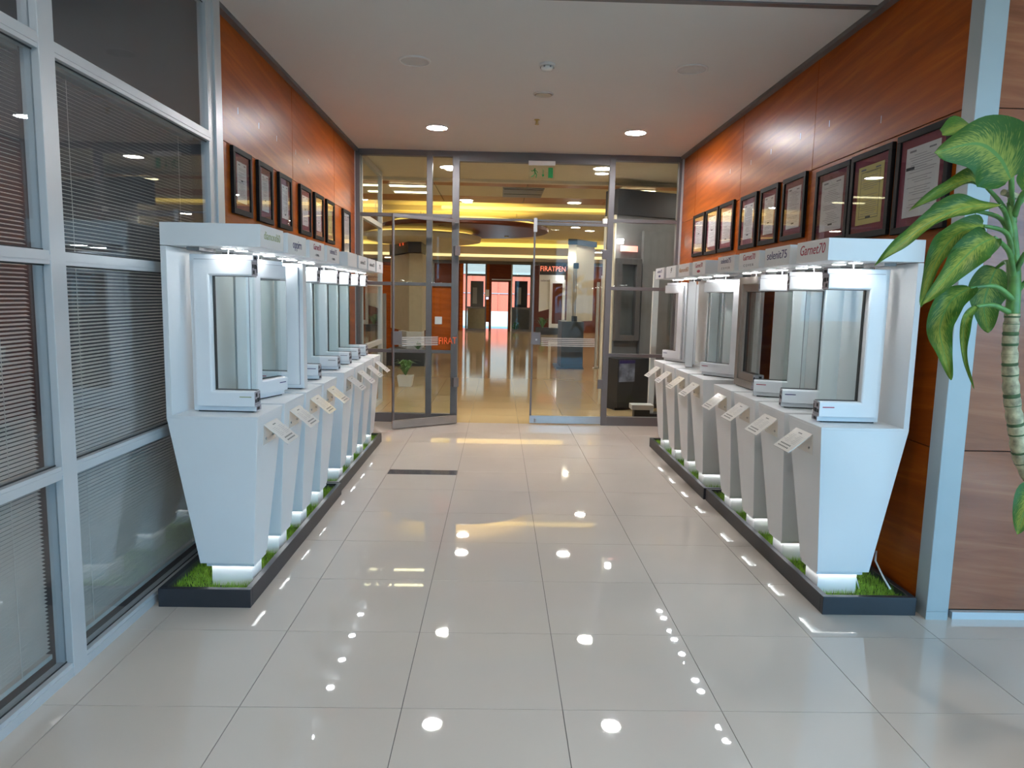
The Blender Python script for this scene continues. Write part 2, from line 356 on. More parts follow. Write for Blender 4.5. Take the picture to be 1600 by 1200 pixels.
# ------------------------------------------------------------------ left glazed partition with blinds
wl = sroot('window_1', 'tall aluminium glazed office partition on the left', (-1.65, 0, 0))
XA, XB = -.07, 0.0
posts = [(-2.45, -2.37), (-1.72, -1.63), (-.24, -.15), (1.24, 1.33), (2.665, 2.757), (4.18, 4.36)]
for a, b in posts[1:-1]: MB().box(XA, XB, a, b, 0, 3.2).build('mullion', 'alu', wl, bevel=.002)
MB().box(XA, XB, 4.262, 4.36, 0, 3.2).build('end_post', 'alu', wl, bevel=.002)
MB().box(XA+.01, XB-.012, 4.18, 4.262, 0, 3.2).build('end_post', 'alu', wl, bevel=.002)
levels = [(0, .058), (.80, .85), (1.612, 1.662), (2.37, 2.425), (3.12, 3.2)]
for (a0, a1), (b0, b1) in zip(posts[:-1], posts[1:]):
    for z0, z1 in levels:
        MB().box(XA+.006, XB-.004, a1, b0, z0, z1).box(XB-.004, XB-.001, a1, b0, z0+(z1-z0)*.3, z0+(z1-z0)*.7).build('transom', 'alu', wl)
    for k in range(4):
        MB().box(-.034, -.028, a1, b0, levels[k][1], levels[k+1][0]).build('pane', 'smoked', wl)
        MB().box(-.028, -.026, a1, b0, levels[k][1], levels[k][1]+.006).box(-.028, -.026, a1, b0, levels[k+1][0]-.006, levels[k+1][0]).build('gasket', 'gasket', wl)
slat_pitch = .0155
def blind(a, b, label):
    t = thing('venetian_blind', label, 'blind', (-1.755, a, 0), group='venetian blinds behind the office glass')
    L = b-a
    MB().box(-.02, .02, 0, L, 2.365, 2.40).build('headrail', 'alu', t)
    n = 146; ang = R(20); c, s = math.cos(ang)*.008, math.sin(ang)*.008
    me = MB().hexa([(-c, 0, s), (c, 0, -s), (c, L, -s), (-c, L, s)], [(-c, 0, s+.0008), (c, 0, -s+.0008), (c, L, -s+.0008), (-c, L, s+.0008)]).mesh('slat')
    for k in range(n): link('slat', me, 'slat', t, (0, 0, 2.352-k*slat_pitch))
    MB().box(-.013, .013, 0, L, .066, .085).build('bottom_rail', 'slat', t)
    for y in (.18, L-.18): MB().tube([(.015, y, .08), (.015, y, 2.37)], .0012, 5).build('ladder_cord', 'slat', t)
blind(2.79, 4.14, 'grey venetian blind behind the glass bay beside the first left display stand')
blind(1.36, 2.68, 'grey venetian blind behind the leftmost glass bay of the photo')

# ------------------------------------------------------------------ rear glazed partition with double doors
YR = 8.5
w2 = sroot('window_2', 'grey aluminium glazed partition at the end of the corridor', (0, YR, 0))
D0, D1 = -.03, .05
for a, b in ((-1.71, -1.642), (-.866, -.798), (-.566, -.484), (1.27, 1.338), (2.085, 2.153)):
    MB().box(a, b, D0, D1, 0, 3.2).build('post', 'alu_dark', w2, bevel=.003)
MB().box(-1.71, -1.694, D0-.012, D0, 0, 3.2).build('edge_strip', 'alu', w2); MB().box(2.118, 2.14, D0-.012, D0, 0, 3.2).build('edge_strip', 'alu', w2)
bays = [(-1.642, -.866, (0.0, .84, 1.64, 2.44)), (-.798, -.566, (0.0, .84, 1.64, 2.44)), (1.338, 2.085, (0.0, .84, 1.64, 2.43))]
for a, b, zs in bays:
    MB().box(a, b, D0, D1, 0, .105).build('sill_rail', 'alu_dark', w2, bevel=.002)
    MB().box(a, b, D0, D1, 3.135, 3.2).build('head_rail', 'alu_dark', w2)
    for z in zs[1:]: MB().box(a, b, D0+.01, D1-.01, z, z+.04).build('transom', 'alu_dark', w2, bevel=.002)
    lim = [.105]+[q for z in zs[1:] for q in (z, z+.04)]+[3.135]
    for k in range(0, 8, 2):
        if a == -.798 and k == 2:
            pn = MB().box(a, b, 0, .02, lim[k], lim[k+1]).build('infill_panel', 'wood', w2)
            MB().box(-.76, -.675, -.008, 0, 1.19, 1.28).build('switch_plate', 'plastic', w2, bevel=.002)
        else: MB().box(a, b, .006, .012, lim[k], lim[k+1]).build('pane', 'glass', w2)
MB().box(-.484, 1.27, D0, D1, 3.087, 3.2).build('door_head_rail', 'alu_dark', w2)
MB().box(-.484, 1.27, 0, .03, 2.425, 2.447).build('overpanel_rail', 'alu_dark', w2)
MB().box(-.484, 1.27, .012, .018, 2.447, 3.087).build('overpanel_pane', 'glass', w2)

def door(name, label, loc, rz, w_, flip, words):
    d = sroot(name, label, loc); d.rotation_euler = (0, 0, rz)
    s = flip                                   # leaf runs along local +x from the hinge
    def bx(a, b, *r): lo, hi = sorted((s*a, s*b)); return MB().box(lo, hi, *r)
    bx(.012, w_-.012, -.005, .005, .09, 2.385).build('pane', 'glass', d)
    bx(0, w_, -.018, .018, .012, .105).build('bottom_rail', 'steel', d, bevel=.002)
    bx(0, w_, -.014, .014, 2.378, 2.415).build('top_rail', 'alu_dark', d, bevel=.002)
    bx(w_-.022, w_, -.012, .012, .1, 2.38).build('closing_stile', 'alu_dark', d)
    for z in (.45, 2.0): bx(-.02, .05, -.022, .022, z, z+.11).build('hinge', 'alu_dark', d, bevel=.003)
    lk = bx(w_-.11, w_+.004, -.024, .024, .97, 1.12).build('lock_case', 'alu_dark', d, bevel=.003)
    bx(w_-.07, w_-.05, -.03, -.024, 1.02, 1.04).build('key_cylinder', 'steel', lk)
    fs = MB()
    for k in range(5):
        lo, hi = sorted((s*(.26 if words else .1), s*(w_-.12))); fs.box(lo, hi, -.0068, -.0062, .955+k*.022, .967+k*.022)
    fs.build('frosted_stripes', 'frost', d)
    return d
# left leaf folded open toward the corridor, right leaf closed
dl = door('door_1', 'open left glass door leaf with orange lettering', (-.49, 8.42, 0), math.atan2(-.47, -.70), .84, 1, True)
# the leaf runs back to the left, so its reading direction is reversed on the side facing the camera
text('door_lettering', 'FIRAT', .115, (.13, .0075, 1.0), (-1, 0, 0), (0, 0, 1), 'orange', dl, fit=.24)
for o in dl.children:
    if o.name.startswith('frosted'): o.location.y = .013
dr = door('door_2', 'closed right glass door leaf', (1.268, 8.49, 0), 0, .868, -1, False)
MB().box(-.872, -.83, -.02, .02, 2.30, 2.46).build('top_patch', 'alu', dr, bevel=.002)
MB().cyl((-.80, -.03), .012, .03, .075, 12).build('floor_bolt', 'steel', dr)
MB().box(-.06, -.005, -.03, .03, 2.41, 2.47).build('closer_block', 'plastic', dr, bevel=.003)

# exit sign hung from the door head
ex = thing('exit_sign', 'hanging emergency exit sign with green running figure', 'sign', (.47, 8.42, 2.9))
MB().box(-.155, .155, -.02, .02, .15, .2).build('housing', 'plastic', ex, bevel=.003)
MB().box(-.15, .15, -.003, .003, 0, .15).build('acrylic_plate', 'glass', ex)
pg = MB()
def bar(a, b, wd): 
    a, b = Vector((a[0], 0, a[1])), Vector((b[0], 0, b[1])); d = (b-a).normalized(); n = Vector((-d.z, 0, d.x))*wd/2
    lo = [a+n, b+n*.8, b-n*.8, a-n]; pg.hexa([(p.x, -.0055, p.z) for p in lo], [(p.x, -.0035, p.z) for p in lo])
k = .00125; ox, oz = -.085, .068
P2 = lambda x, z: (ox+x*k, oz+z*k)
for a, b, wd in (((-2, 28), (8, -2), .018), ((8, -2), (-8, -28), .012), ((-8, -28), (-30, -38), .011), ((8, -2), (22, -18), .012), ((22, -18), (16, -46), .011), ((0, 26), (22, 14), .009), ((22, 14), (30, 0), .008), ((-2, 26), (-22, 12), .009), ((-22, 12), (-30, 20), .008)): bar(P2(*a), P2(*b), wd)
pg.rings([[(ox+.004+.0095*math.cos(t*.6283), yy, oz+.042+.0095*math.sin(t*.6283)) for t in range(10)] for yy in (-.0055, -.0035)])
pg.build('running_figure', 'green', ex)
MB().box(.012, .020, -.0055, -.0035, .045, .11).hexa([(.016, -.0055, .02), (.034, -.0055, .05), (-.002, -.0055, .05), (.016, -.0055, .02)], [(.016, -.0035, .02), (.034, -.0035, .05), (-.002, -.0035, .05), (.016, -.0035, .02)]).build('arrow', 'green', ex)
MB().box(.075, .13, -.0055, -.0035, .012, .128).build('door_symbol', 'green', ex)

# ------------------------------------------------------------------ ceiling fittings
def downlight(x, y, label, on=True, r=.1, z=3.2, m=None, group='recessed round downlights'):
    t = thing('downlight' if on else 'unlit_downlight', label, 'downlight', (x, y, z), group=group)
    n = 28; c = lambda rr, zz: [(rr*math.cos(2*math.pi*i/n), rr*math.sin(2*math.pi*i/n), zz) for i in range(n)]
    MB().rings([c(r*1.0, -.002), c(r*1.0, -.009), c(r*1.16, -.007), c(r*1.18, 0.0)], cap=False).build('trim_ring', 'plastic', t, smooth=True)
    MB().rings([c(r*1.0, -.004), c(r*1.0, -.0005)]).build('lens', (m or 'down') if on else 'grille', t)
downlight(-.65, 7.34, 'lit round ceiling downlight on the left above the corridor end')
downlight(1.343, 7.332, 'lit round ceiling downlight on the right above the corridor end')
downlight(-.637, 5.333, 'unlit round ceiling fitting on the left of the corridor', False)
downlight(1.369, 5.342, 'unlit round ceiling fitting on the right of the corridor', False)
for x, q in ((-.65, 'left'), (1.35, 'right')):  # unseen lamps added as neutral fill for floor, ceiling and right row
    for y, q2 in ((1.3, 'just above the camera'), (-.7, 'behind the camera')): downlight(x, y, f'added unseen lobby fill light on the {q}, {q2}', m='lobby_fill')
for y, q in ((1.9, 'nearer'), (3.4, 'farther')): downlight(-3.0, y, f'{q} fill light added inside the office behind the blinds', m='office_fill')  # lamps added to brighten the blinds and office from inside
sd = thing('smoke_detector', 'white smoke detector on the corridor ceiling', 'smoke detector', (.316, 5.32, 3.2))
MB().lathe((0, 0), [(.058, 0), (.058, -.012), (.05, -.018)]).build('base', 'plastic', sd)
MB().lathe((0, 0), [(.046, -.018), (.046, -.03), (.034, -.044), (.012, -.048)]).build('sensing_head', 'plastic', sd, smooth=True)
for a in range(6):
    an = a*math.pi/3; MB().box(.044*math.cos(an)-.006, .044*math.cos(an)+.006, .044*math.sin(an)-.006, .044*math.sin(an)+.006, -.032, -.022).build('slot', 'ink', sd)
cp = thing('ceiling_speaker', 'small flat grey ceiling speaker disc', 'speaker', (.336, 6.077, 3.2))
MB().lathe((0, 0), [(.085, 0), (.085, -.006), (.078, -.01)]).build('rim', 'alu', cp); MB().lathe((0, 0), [(.077, -.0095), (.06, -.014), (.01, -.015)]).build('grille', 'steel', cp, smooth=True)
sp = thing('sprinkler_head', 'tiny brass sprinkler head on the corridor ceiling', 'sprinkler', (.329, 6.926, 3.2))
MB().lathe((0, 0), [(.028, 0), (.028, -.004), (.012, -.008), (.008, -.03), (.008, -.036)], 14).build('body', 'gold', sp); MB().cyl((0, 0), .02, -.045, -.042, 14).build('deflector', 'gold', sp); MB().box(-.016, -.013, -.002, .002, -.043, -.02).box(.013, .016, -.002, .002, -.043, -.02).build('yoke', 'gold', sp)

# ------------------------------------------------------------------ planters
LX = lambda y: -1.165-.010*(y-3.4)          # aisle edge of the left row
ys = [3.42+.456*k for k in range(4)]+[5.46+.456*k for k in range(4)]
FEET = [(LX(y)-.255-.018, LX(y)-.055+.018, y+.012, y+.193) for y in ys]+[(1.612+.055-.018, 1.612+.255+.018, y+.012, y+.193) for y in ys]
def planter(x0, x1, y0, y1, label):
    p = thing('planter_box', label, 'planter', (x0, y0, 0), group='long black planters under the stands')
    W_, L = x1-x0, y1-y0; t = .03; h = .092
    b = MB()
    b.box(0, W_, 0, t, 0, h).box(0, W_, L-t, L, 0, h).box(0, t, t, L-t, 0, h).box(W_-t, W_, t, L-t, 0, h)
    b.build('box_wall', 'black', p, bevel=.002)
    MB().box(t, W_-t, t, L-t, .004, .048).build('bed', 'dirt', p)
    g = MB(); rnd = random.Random(int(x0*100)+int(y0*10))
    for k in range(15000):
        gx, gy = rnd.uniform(t+.004, W_-t-.004), rnd.uniform(t+.004, L-t-.004)
        if any(a_ < x0+gx < b_ and c_ < y0+gy < d_ for a_, b_, c_, d_ in FEET): continue
        if rnd.random() < .15 and math.sin(gy*9+gx*7) > .5: continue
        hh = rnd.uniform(.022, .046); a = rnd.uniform(0, 6.28); wd = .0022; le = rnd.uniform(.002, .016); la = rnd.uniform(0, 6.28)
        dx, dy = wd*math.cos(a), wd*math.sin(a); tx, ty = gx+le*math.cos(la), gy+le*math.sin(la)
        b0 = len(g.v)
        g.v += [(gx-dx, gy-dy, .047), (gx+dx, gy+dy, .047), (tx, ty, .047+hh)]; g.f.append((b0, b0+1, b0+2))
    go = g.build('grass', 'grass', p); go['kind'] = 'stuff'; go['label'] = 'short bright green artificial grass'
planter(-1.622, -1.178, 3.30, 5.295, 'black planter box with grass under the nearer left stands')
planter(-1.64, -1.198, 5.31, 7.29, 'black planter box with grass under the farther left stands')
planter(1.632, 2.10, 3.305, 5.295, 'black planter box with grass under the nearer right stands')
planter(1.618, 2.09, 5.31, 7.29, 'black planter box with grass under the farther right stands')

# ------------------------------------------------------------------ display stands
ORD = ['nearest', 'second', 'third', 'fourth', 'fifth', 'sixth', 'seventh', 'farthest']
SIGN = {('left', 0): [('diamond60', .055, .25, 'olive', .005, 0)], ('left', 1): [('oppirn', .065, .17, 'navy', .0, 0)],
        ('left', 2): [('Garnet70', .05, .18, 'red', .018, .15), ('—COVER—', .02, .12, 'ink_dark', -.03, 0)],
        ('left', 3): [('selenit75', .05, .2, 'navy', .018, 0), ('—COVER—', .02, .12, 'ink_dark', -.03, 0)],
        ('left', 5): [('selenit75', .045, .22, 'ink_dark', .0, 0)], ('left', 6): [('selenit75', .045, .24, 'ink_dark', 0, 0)], ('left', 7): [('75', .06, .08, 'ink_dark', 0, 0)],
        ('right', 0): [('Garnet70', .072, .285, 'red', .006, .18)], ('right', 1): [('selenit75', .066, .285, 'navy', .006, 0)],
        ('right', 2): [('Garnet70', .052, .215, 'red', .02, .15), ('C O V E R', .022, .18, 'ink', -.03, 0)],
        ('right', 3): [('selenit75', .05, .215, 'navy', .02, 0), ('C O V E R', .022, .18, 'ink', -.03, 0)],
        ('right', 4): [('Garnet70', .05, .2, 'red', .018, .15)], ('right', 5): [('diamond60', .055, .3, 'ochre', .0, 0)],
        ('right', 6): [('9', .07, .05, 'ink_dark', .01, .4)], ('right', 7): [('selenit75', .04, .2, 'navy', .018, 0)]}
OVAL = {('right', 4): 'red', ('right', 7): 'navy'}
cache = {}
def stand(side, i, xa, y):
    """xa: aisle edge X, y: near edge Y; local a runs from the wall side to the aisle"""
    s = 1 if side == 'left' else -1
    t = thing('display_stand', f'{ORD[i]} white tapered display stand with lit header in the {side} row' if 0 < i < 7 else f'{ORD[i]} white tapered display stand with lit header in the {side} row',
              'display stand', (xa-s*.44, y, 0), group=f'white display stands in the {side} row')
    A = lambda a: s*a
    def shared(key, fn, name, m, parent, **kw):
        kk = (side, key)
        if kk not in cache: cache[kk] = fn().mesh(name)
        return link(name, cache[kk], m, parent, **kw)
    def hx(a0, a1, y0, y1, z0, b0, b1, w0, w1, z1):
        lo = [(A(a0), y0, z0), (A(a1), y0, z0), (A(a1), y1, z0), (A(a0), y1, z0)]
        hi = [(A(b0), w0, z1), (A(b1), w0, z1), (A(b1), w1, z1), (A(b0), w1, z1)]
        if s < 0: lo, hi = lo[::-1], hi[::-1]
        return MB().hexa(lo, hi)
    bx = lambda a0, a1, y0, y1, z0, z1: hx(a0, a1, y0, y1, z0, a0, a1, y0, y1, z1)
    shared('body', lambda: hx(.14, .405, .0, .205, .175, 0, .44, 0, .40, .908), 'body', 'white', t, bevel=.0015)
    shared('top', lambda: bx(0, .44, 0, .40, .908, .92), 'counter_top', 'white', t, bevel=.0015)
    shared('back', lambda: bx(0, .028, 0, .40, .92, 1.735), 'back_panel', 'white', t, bevel=.0015)
    h = shared('header', lambda: bx(0, .472, 0, .362, 1.738, 1.845), 'header', 'white', t, bevel=.0015)
    pn = shared('plinth', lambda: bx(.185, .385, .03, .175, .0485, .1745), 'plinth', 'white', t, bevel=.0015)
    def ring(o, i_, z0, z1):
        m = MB()
        for q in ((.185-o, .385+o, .03-o, .03-i_), (.185-o, .385+o, .175+i_, .175+o), (.185-o, .185-i_, .03-i_, .175+i_), (.385+i_, .385+o, .03-i_, .175+i_)):
            b_ = bx(*q, z0, z1); k0 = len(m.v); m.v += b_.v; m.f += [tuple(k0+w_ for w_ in f_) for f_ in b_.f]
        return m
    shared('led', lambda: ring(.014, .009, .170, .1748), 'led_strip', 'led', pn)
    shared('lip', lambda: ring(.018, .015, .1575, .1748), 'light_lip', 'white', t)
    # spots under the header
    for a, yy in ((.285, .10), (.285, .27)):
        sc = shared(('spot', a, yy), lambda: MB().cyl((A(a), yy), .036, 1.733, 1.7385, 20), 'spotlight', 'pvc', h)
        shared(('lens', a, yy), lambda: MB().cyl((A(a), yy), .031, 1.7315, 1.7335, 20), 'spot_lens', 'spot', sc)
    shared('hang', lambda: MB().tube([(A(.25), .185, 1.7075), (A(.25), .185, 1.74)], .004, 6), 'hanger_pin', 'pvc', t)
    shared('drv', lambda: bx(.09, .15, .08, .28, 1.722, 1.738), 'lamp_driver', 'grey_panel', h)
    # angled label holder
    ar = .44
    lh = MB()
    y0, y1 = .09, .285
    def plate(a0, z0, a1, z1, th):
        d = Vector((a1-a0, 0, z1-z0)).normalized(); n = Vector((-d.z, 0, d.x))*th
        lo = [(A(a0), y0, z0), (A(a1), y0, z1), (A(a1), y1, z1), (A(a0), y1, z0)]
        hi = [(A(p[0]*s+n.x), p[1], p[2]+n.z) for p in lo]
        if s < 0: lo, hi = lo[::-1], hi[::-1]
        lh.hexa(lo, hi)
    slope = (.44-.405)/(.908-.175)
    af = lambda z: .44-(.908-z)*slope+.001
    plate(af(.76), .76, af(.865), .865, .003); plate(af(.865), .865, af(.865)+.118, .768, .004)
    lo_ = shared('holder', lambda: lh, 'label_holder', 'acrylic', t)
    for yy in (.13, .245): shared(('screw', yy), lambda: MB().tube([(A(af(.79)-.001), yy, .79), (A(af(.79)+.006), yy, .79)], .006, 10), 'screw', 'steel', lo_)
    def printed():
        m = MB(); rn = random.Random(3)
        d = Vector((.118, 0, -.097)); L = d.length; d.normalize(); n = Vector((.097, 0, .118)).normalized()
        o = Vector((af(.865), 0, .865))+n*.0046
        def q(u0, u1, v0, v1):
            ps = [o+d*u0+Vector((0, v0, 0)), o+d*u1+Vector((0, v0, 0)), o+d*u1+Vector((0, v1, 0)), o+d*u0+Vector((0, v1, 0))]
            m.quad(*[(A(p.x), p.y, p.z) for p in ps])
        return m, q
    def heavy():
        m, q = printed()
        for u in (.112, .130):
            v = .135
            while v < .245: wd = .012; q(u, u+.008, v, v+wd); v += wd+.006
        for v in (.17, .185, .2): q(.02, .026, v, v+.012)
        return m
    def fine():
        m, q = printed()
        for c0 in (.12, .2):
            for kq in range(7): q(.042+kq*.009, .0435+kq*.009, c0, c0+.045+.012*(kq % 3))
        return m
    for o_ in (shared('ph', heavy, 'heavy_print', 'ink_dark', lo_), shared('pf', fine, 'fine_print', 'ink', lo_)): o_['kind'] = 'stuff'
    # cable loop over the back panel, and the mains lead at the foot
    shared('loop', lambda: MB().tube([(A(.03), .30, 1.845), (A(.0), .30, 1.868), (A(-.04), .31, 1.872), (A(-.055), .33, 1.83), (A(-.045), .34, 1.6)], .0035, 6), 'cable', 'cable', t, smooth=True)
    if i == 0 and side == 'right':
        shared('lead', lambda: MB().tube([(A(.175), .09, .15), (A(.16), .07, .10), (A(.15), .06, .062)], .004, 6), 'mains_lead', 'cable', t, smooth=True)
        shared('lead2', lambda: MB().tube([(A(.02), .16, .23), (A(.055), .1, .20), (A(.05), .02, .14), (A(.04), -.03, .10)], .005, 6), 'mains_lead', 'cable', t, smooth=True)
    # lettering on the header's aisle face
    tx = (0, s, 0)
    for body, size, fit, m, dz, sh in SIGN.get((side, i), []):
        text('lettering', body, size, (A(.4724), .181, 1.792+dz), tx, (0, 0, 1), m, h, fit=fit, shear=sh)
    if (side, i) in OVAL:
        MB().rings([[(A(.4722+d), .181+.045*math.cos(q*math.pi/8), 1.765+.011*math.sin(q*math.pi/8)) for q in range(16)] for d in (0, .0008)]).build('oval_badge', OVAL[(side, i)], h)
    return t
for i, y in enumerate(ys):
    stand('left', i, LX(y), y)
    stand('right', i, 1.612, y)

# ------------------------------------------------------------------ cut-away window samples
def window_sample(x0, y0, x1, y1, label, m='pvc', H=.779, z=.927, closed=False, mark='red', flip=1):
    W_ = math.hypot(x1-x0, y1-y0)
    t = thing('window_sample', label, 'window sample', (x0, y0, z), math.atan2(y1-y0, x1-x0), group='cut-away window samples on the stands')
    # profiles as (w, v): w from the outer edge inward, v across the frame; flip picks the room side
    def frame(name, prof, mm, w0=0):
        prof = [(w_+w0, v*flip) for w_, v in prof]
        b = MB(); n = len(prof)
        def seg(ra, rb):
            k = len(b.v); b.v += ra+rb
            for j in range(n): b.f.append((k+j, k+(j+1) % n, k+n+(j+1) % n, k+n+j))
            b.f.append(tuple(k+j for j in range(n-1, -1, -1))); b.f.append(tuple(k+n+j for j in range(n)))
        e = (lambda w_: W_-w_) if closed else (lambda w_: W_)
        seg([(w_, v, w_) for w_, v in prof], [(e(w_), v, w_) for w_, v in prof])
        seg([(w_, v, H-w_) for w_, v in prof], [(e(w_), v, H-w_) for w_, v in prof])
        seg([(w_, v, w_) for w_, v in prof], [(w_, v, H-w_) for w_, v in prof])
        if closed: seg([(W_-w_, v, w_) for w_, v in prof], [(W_-w_, v, H-w_) for w_, v in prof])
        return b.build(name, mm, t)
    arc = lambda cx, cv, r, a0, a1: [(cx+r*math.cos(R(a0+(a1-a0)*q/4)), cv+r*math.sin(R(a0+(a1-a0)*q/4))) for q in range(5)]
    fr = frame('outer_frame', [(0, -.03), (.045, -.03), (.05, -.026), (.05, .036), (0, .036)], m)
    frame('sash', [(.026, -.052), (.026, -.0305), (.052, -.0305), (.052, .026), (.098, .026), (.104, .014), (.104, -.026)]+arc(.094, -.042, .010, 40, -90)[0:], m)
    frame('glass_gasket', [(.1035, -.0135), (.1065, -.0135), (.1065, .0135), (.1035, .0135)], 'gasket')
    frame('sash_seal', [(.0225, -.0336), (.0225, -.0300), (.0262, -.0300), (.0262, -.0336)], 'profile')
    MB().box(.02, W_-.02, -.026, .03, -.0065, 0).build('shadow_shim', 'gasket', t)  # black strip stands in for the shadow line below the sample
    e = W_-.1 if closed else W_-.004
    for v in (-.012, .008): MB().box(.1, e, v*flip-.002, v*flip+.002, .1, H-.1).build('glass_pane', 'pane', t)
    if not closed:
        for zz, sg in ((0, 1), (H, -1)):
            zf = lambda q: zz+sg*q
            def cb(v0, v1, q0, q1, u):
                lo, hi = sorted((v0*flip, v1*flip)); c, d = sorted((zf(q0), zf(q1))); return MB().box(W_-.001, W_+u, lo, hi, c, d)
            ce_ = cb(-.05, .025, .03, .1, .0012).build('cut_end', 'profile', t)
            cb(-.028, .034, .002, .028, .0012).build('cut_end', 'profile', t)
            for v0, v1, q0, q1 in ((-.02, .012, .006, .02), (-.044, -.026, .045, .062), (-.02, .008, .045, .066), (-.036, -.016, .074, .092), (.012, .022, .05, .085)):
                cb(v0, v1, q0, q1, .002).build('chamber', 'chamber', ce_)
    lo, hi = (W_-.075, W_-.015)
    MB().box(lo, hi, *sorted((-.0522*flip, -.0526*flip)), .072, .077).build('brand_mark', mark, t)
    return t
def wl_(i, side): return f'{ORD[i]} display stand of the {side} row'
LW = [(-1.53, 3.595, -1.215, 3.585, 1, 'olive'), (-1.405, 3.91, -1.30, 4.225, 1, 'navy'), (-1.222, 4.50, -1.53, 4.51, -1, 'red'), (-1.56, 5.01, -1.255, 5.0, 1, 'navy'),
      (-1.575, 5.67, -1.268, 5.66, 1, 'ink'), (-1.57, 6.14, -1.272, 6.12, 1, 'ink'), (-1.58, 6.60, -1.285, 6.58, 1, 'ink'), (-1.58, 7.05, -1.30, 7.03, 1, 'ink')]
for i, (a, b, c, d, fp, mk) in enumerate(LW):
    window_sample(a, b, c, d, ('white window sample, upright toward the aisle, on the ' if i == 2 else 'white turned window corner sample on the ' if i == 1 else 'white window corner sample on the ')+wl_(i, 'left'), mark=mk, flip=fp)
RW = [(1.972, 3.597, 1.66, 3.607, -1, 'red', 'pvc', 0), (1.965, 4.03, 1.672, 4.095, -1, 'navy', 'pvc', 0), (1.965, 4.45, 1.69, 4.575, -1, 'red', 'pvc', 0), (1.79, 5.17, 1.80, 4.84, -1, 'red', 'bronze', 0),
      (1.95, 5.535, 1.725, 5.84, -1, 'red', 'pvc', 0), (1.84, 6.0, 1.93, 6.26, 1, 'ochre', 'pvc', 0), (1.76, 6.44, 1.84, 6.72, 1, 'ink', 'pvc', 0), (1.86, 6.93, 1.73, 7.2, -1, 'navy', 'pvc', 0)]
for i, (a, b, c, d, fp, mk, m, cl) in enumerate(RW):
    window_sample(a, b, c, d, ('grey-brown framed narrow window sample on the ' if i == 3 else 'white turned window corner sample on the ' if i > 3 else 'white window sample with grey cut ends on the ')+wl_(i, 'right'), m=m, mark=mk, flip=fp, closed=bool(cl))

# ------------------------------------------------------------------ framed certificates
def certificate(side, i, ya, yb, z0, z1, label, paper='paper', seed=0, plain=False):
    s = 1 if side == 'left' else -1
    x = -1.70 if side == 'left' else 2.14
    t = thing('certificate_frame', label, 'framed certificate', (x, ya, z0), group=f'framed certificates on the {side} wall')
    W_, H = yb-ya, z1-z0; bw = .035; A = lambda a: s*a
    def bx(a0, a1, *r): lo, hi = sorted((A(a0), A(a1))); return MB().box(lo, hi, *r)
    b = MB()
    for q in ((0, W_, 0, bw), (0, W_, H-bw, H), (0, bw, bw, H-bw), (W_-bw, W_, bw, H-bw)):
        lo, hi = sorted((A(.001), A(.024))); b.box(lo, hi, *q)
    b.build('moulding', 'frame', t, bevel=.002)
    bx(.001, .012, bw, W_-bw, bw, H-bw).build('mat_board', paper if plain else 'mat_board', t)
    pw = .05 if not plain else .006; p0, p1, q0, q1 = bw+pw, W_-bw-pw, bw+pw*.9, H-bw-pw*.9
    pp = bx(.012, .0135, p0, p1, q0, q1).build('paper', paper, t)
    rn = random.Random(seed); pr = MB(); a = A(.0138)
    def ln(u0, u1, v, h=.0022): pr.quad((a, p0+(p1-p0)*u0, q0+(q1-q0)*v-h/2), (a, p0+(p1-p0)*u1, q0+(q1-q0)*v-h/2), (a, p0+(p1-p0)*u1, q0+(q1-q0)*v+h/2), (a, p0+(p1-p0)*u0, q0+(q1-q0)*v+h/2))
    v = .88
    while v > .14:
        if rn.random() < .75:
            c, l = rn.uniform(.42, .58), rn.uniform(.18, .40); ln(max(.08, c-l), min(.92, c+l), v)
        v -= .035
    ln(.12, .32, .93, .008); ln(.7, .9, .94, .010)
    pr.build('printed_lines', 'ink', pp)
    em = MB(); a = A(.0139)
    def ln2(u0, u1, v, h): em.quad((a, p0+(p1-p0)*u0, q0+(q1-q0)*v-h/2), (a, p0+(p1-p0)*u1, q0+(q1-q0)*v-h/2), (a, p0+(p1-p0)*u1, q0+(q1-q0)*v+h/2), (a, p0+(p1-p0)*u0, q0+(q1-q0)*v+h/2))
    if side == 'right' and i == 0: ln2(.72, .98, .70, .016)
    else: ln2(.4, .6, rn.choice((.3, .55, .12)), .01)
    if paper == 'paper_y':
        for u0, u1, v0, v1 in ((.12, .88, .1, .105), (.12, .88, .895, .9)): ln2(u0, u1, v0, .003)
        for u in (.12, .87): em.quad((a, p0+(p1-p0)*u, q0+(q1-q0)*.1), (a, p0+(p1-p0)*(u+.012), q0+(q1-q0)*.1), (a, p0+(p1-p0)*(u+.012), q0+(q1-q0)*.9), (a, p0+(p1-p0)*u, q0+(q1-q0)*.9))
    em.build('bold_print', 'ink_dark', pp)
    bx(.016, .018, bw, W_-bw, bw, H-bw).build('cover_glass', 'cover', t)
LC = [(4.59, 4.93, 2.02, 2.435), (5.06, 5.38, 2.02, 2.435), (5.53, 5.86, 2.02, 2.435), (6.10, 6.45, 2.025, 2.435), (6.57, 6.90, 2.02, 2.435), (7.02, 7.35, 2.02, 2.435), (7.75, 8.12, 1.90, 2.435)]
for i, (a, b, c, d) in enumerate(LC):
    lab = ['framed certificate nearest the camera on the left wood wall', 'second framed certificate from the camera on the left wood wall', 'third framed certificate from the camera on the left wood wall',
           'fourth framed certificate from the camera on the left wood wall', 'fifth framed certificate on the left wood wall, just before the yellow one', 'framed yellow certificate on the left wood wall', 'tall narrow-looking framed sheet farthest along the left wood wall'][i]
    certificate('left', i, a, b, c, d, lab, 'paper_y' if i == 5 else 'paper', 20+i, plain=(i == 6))
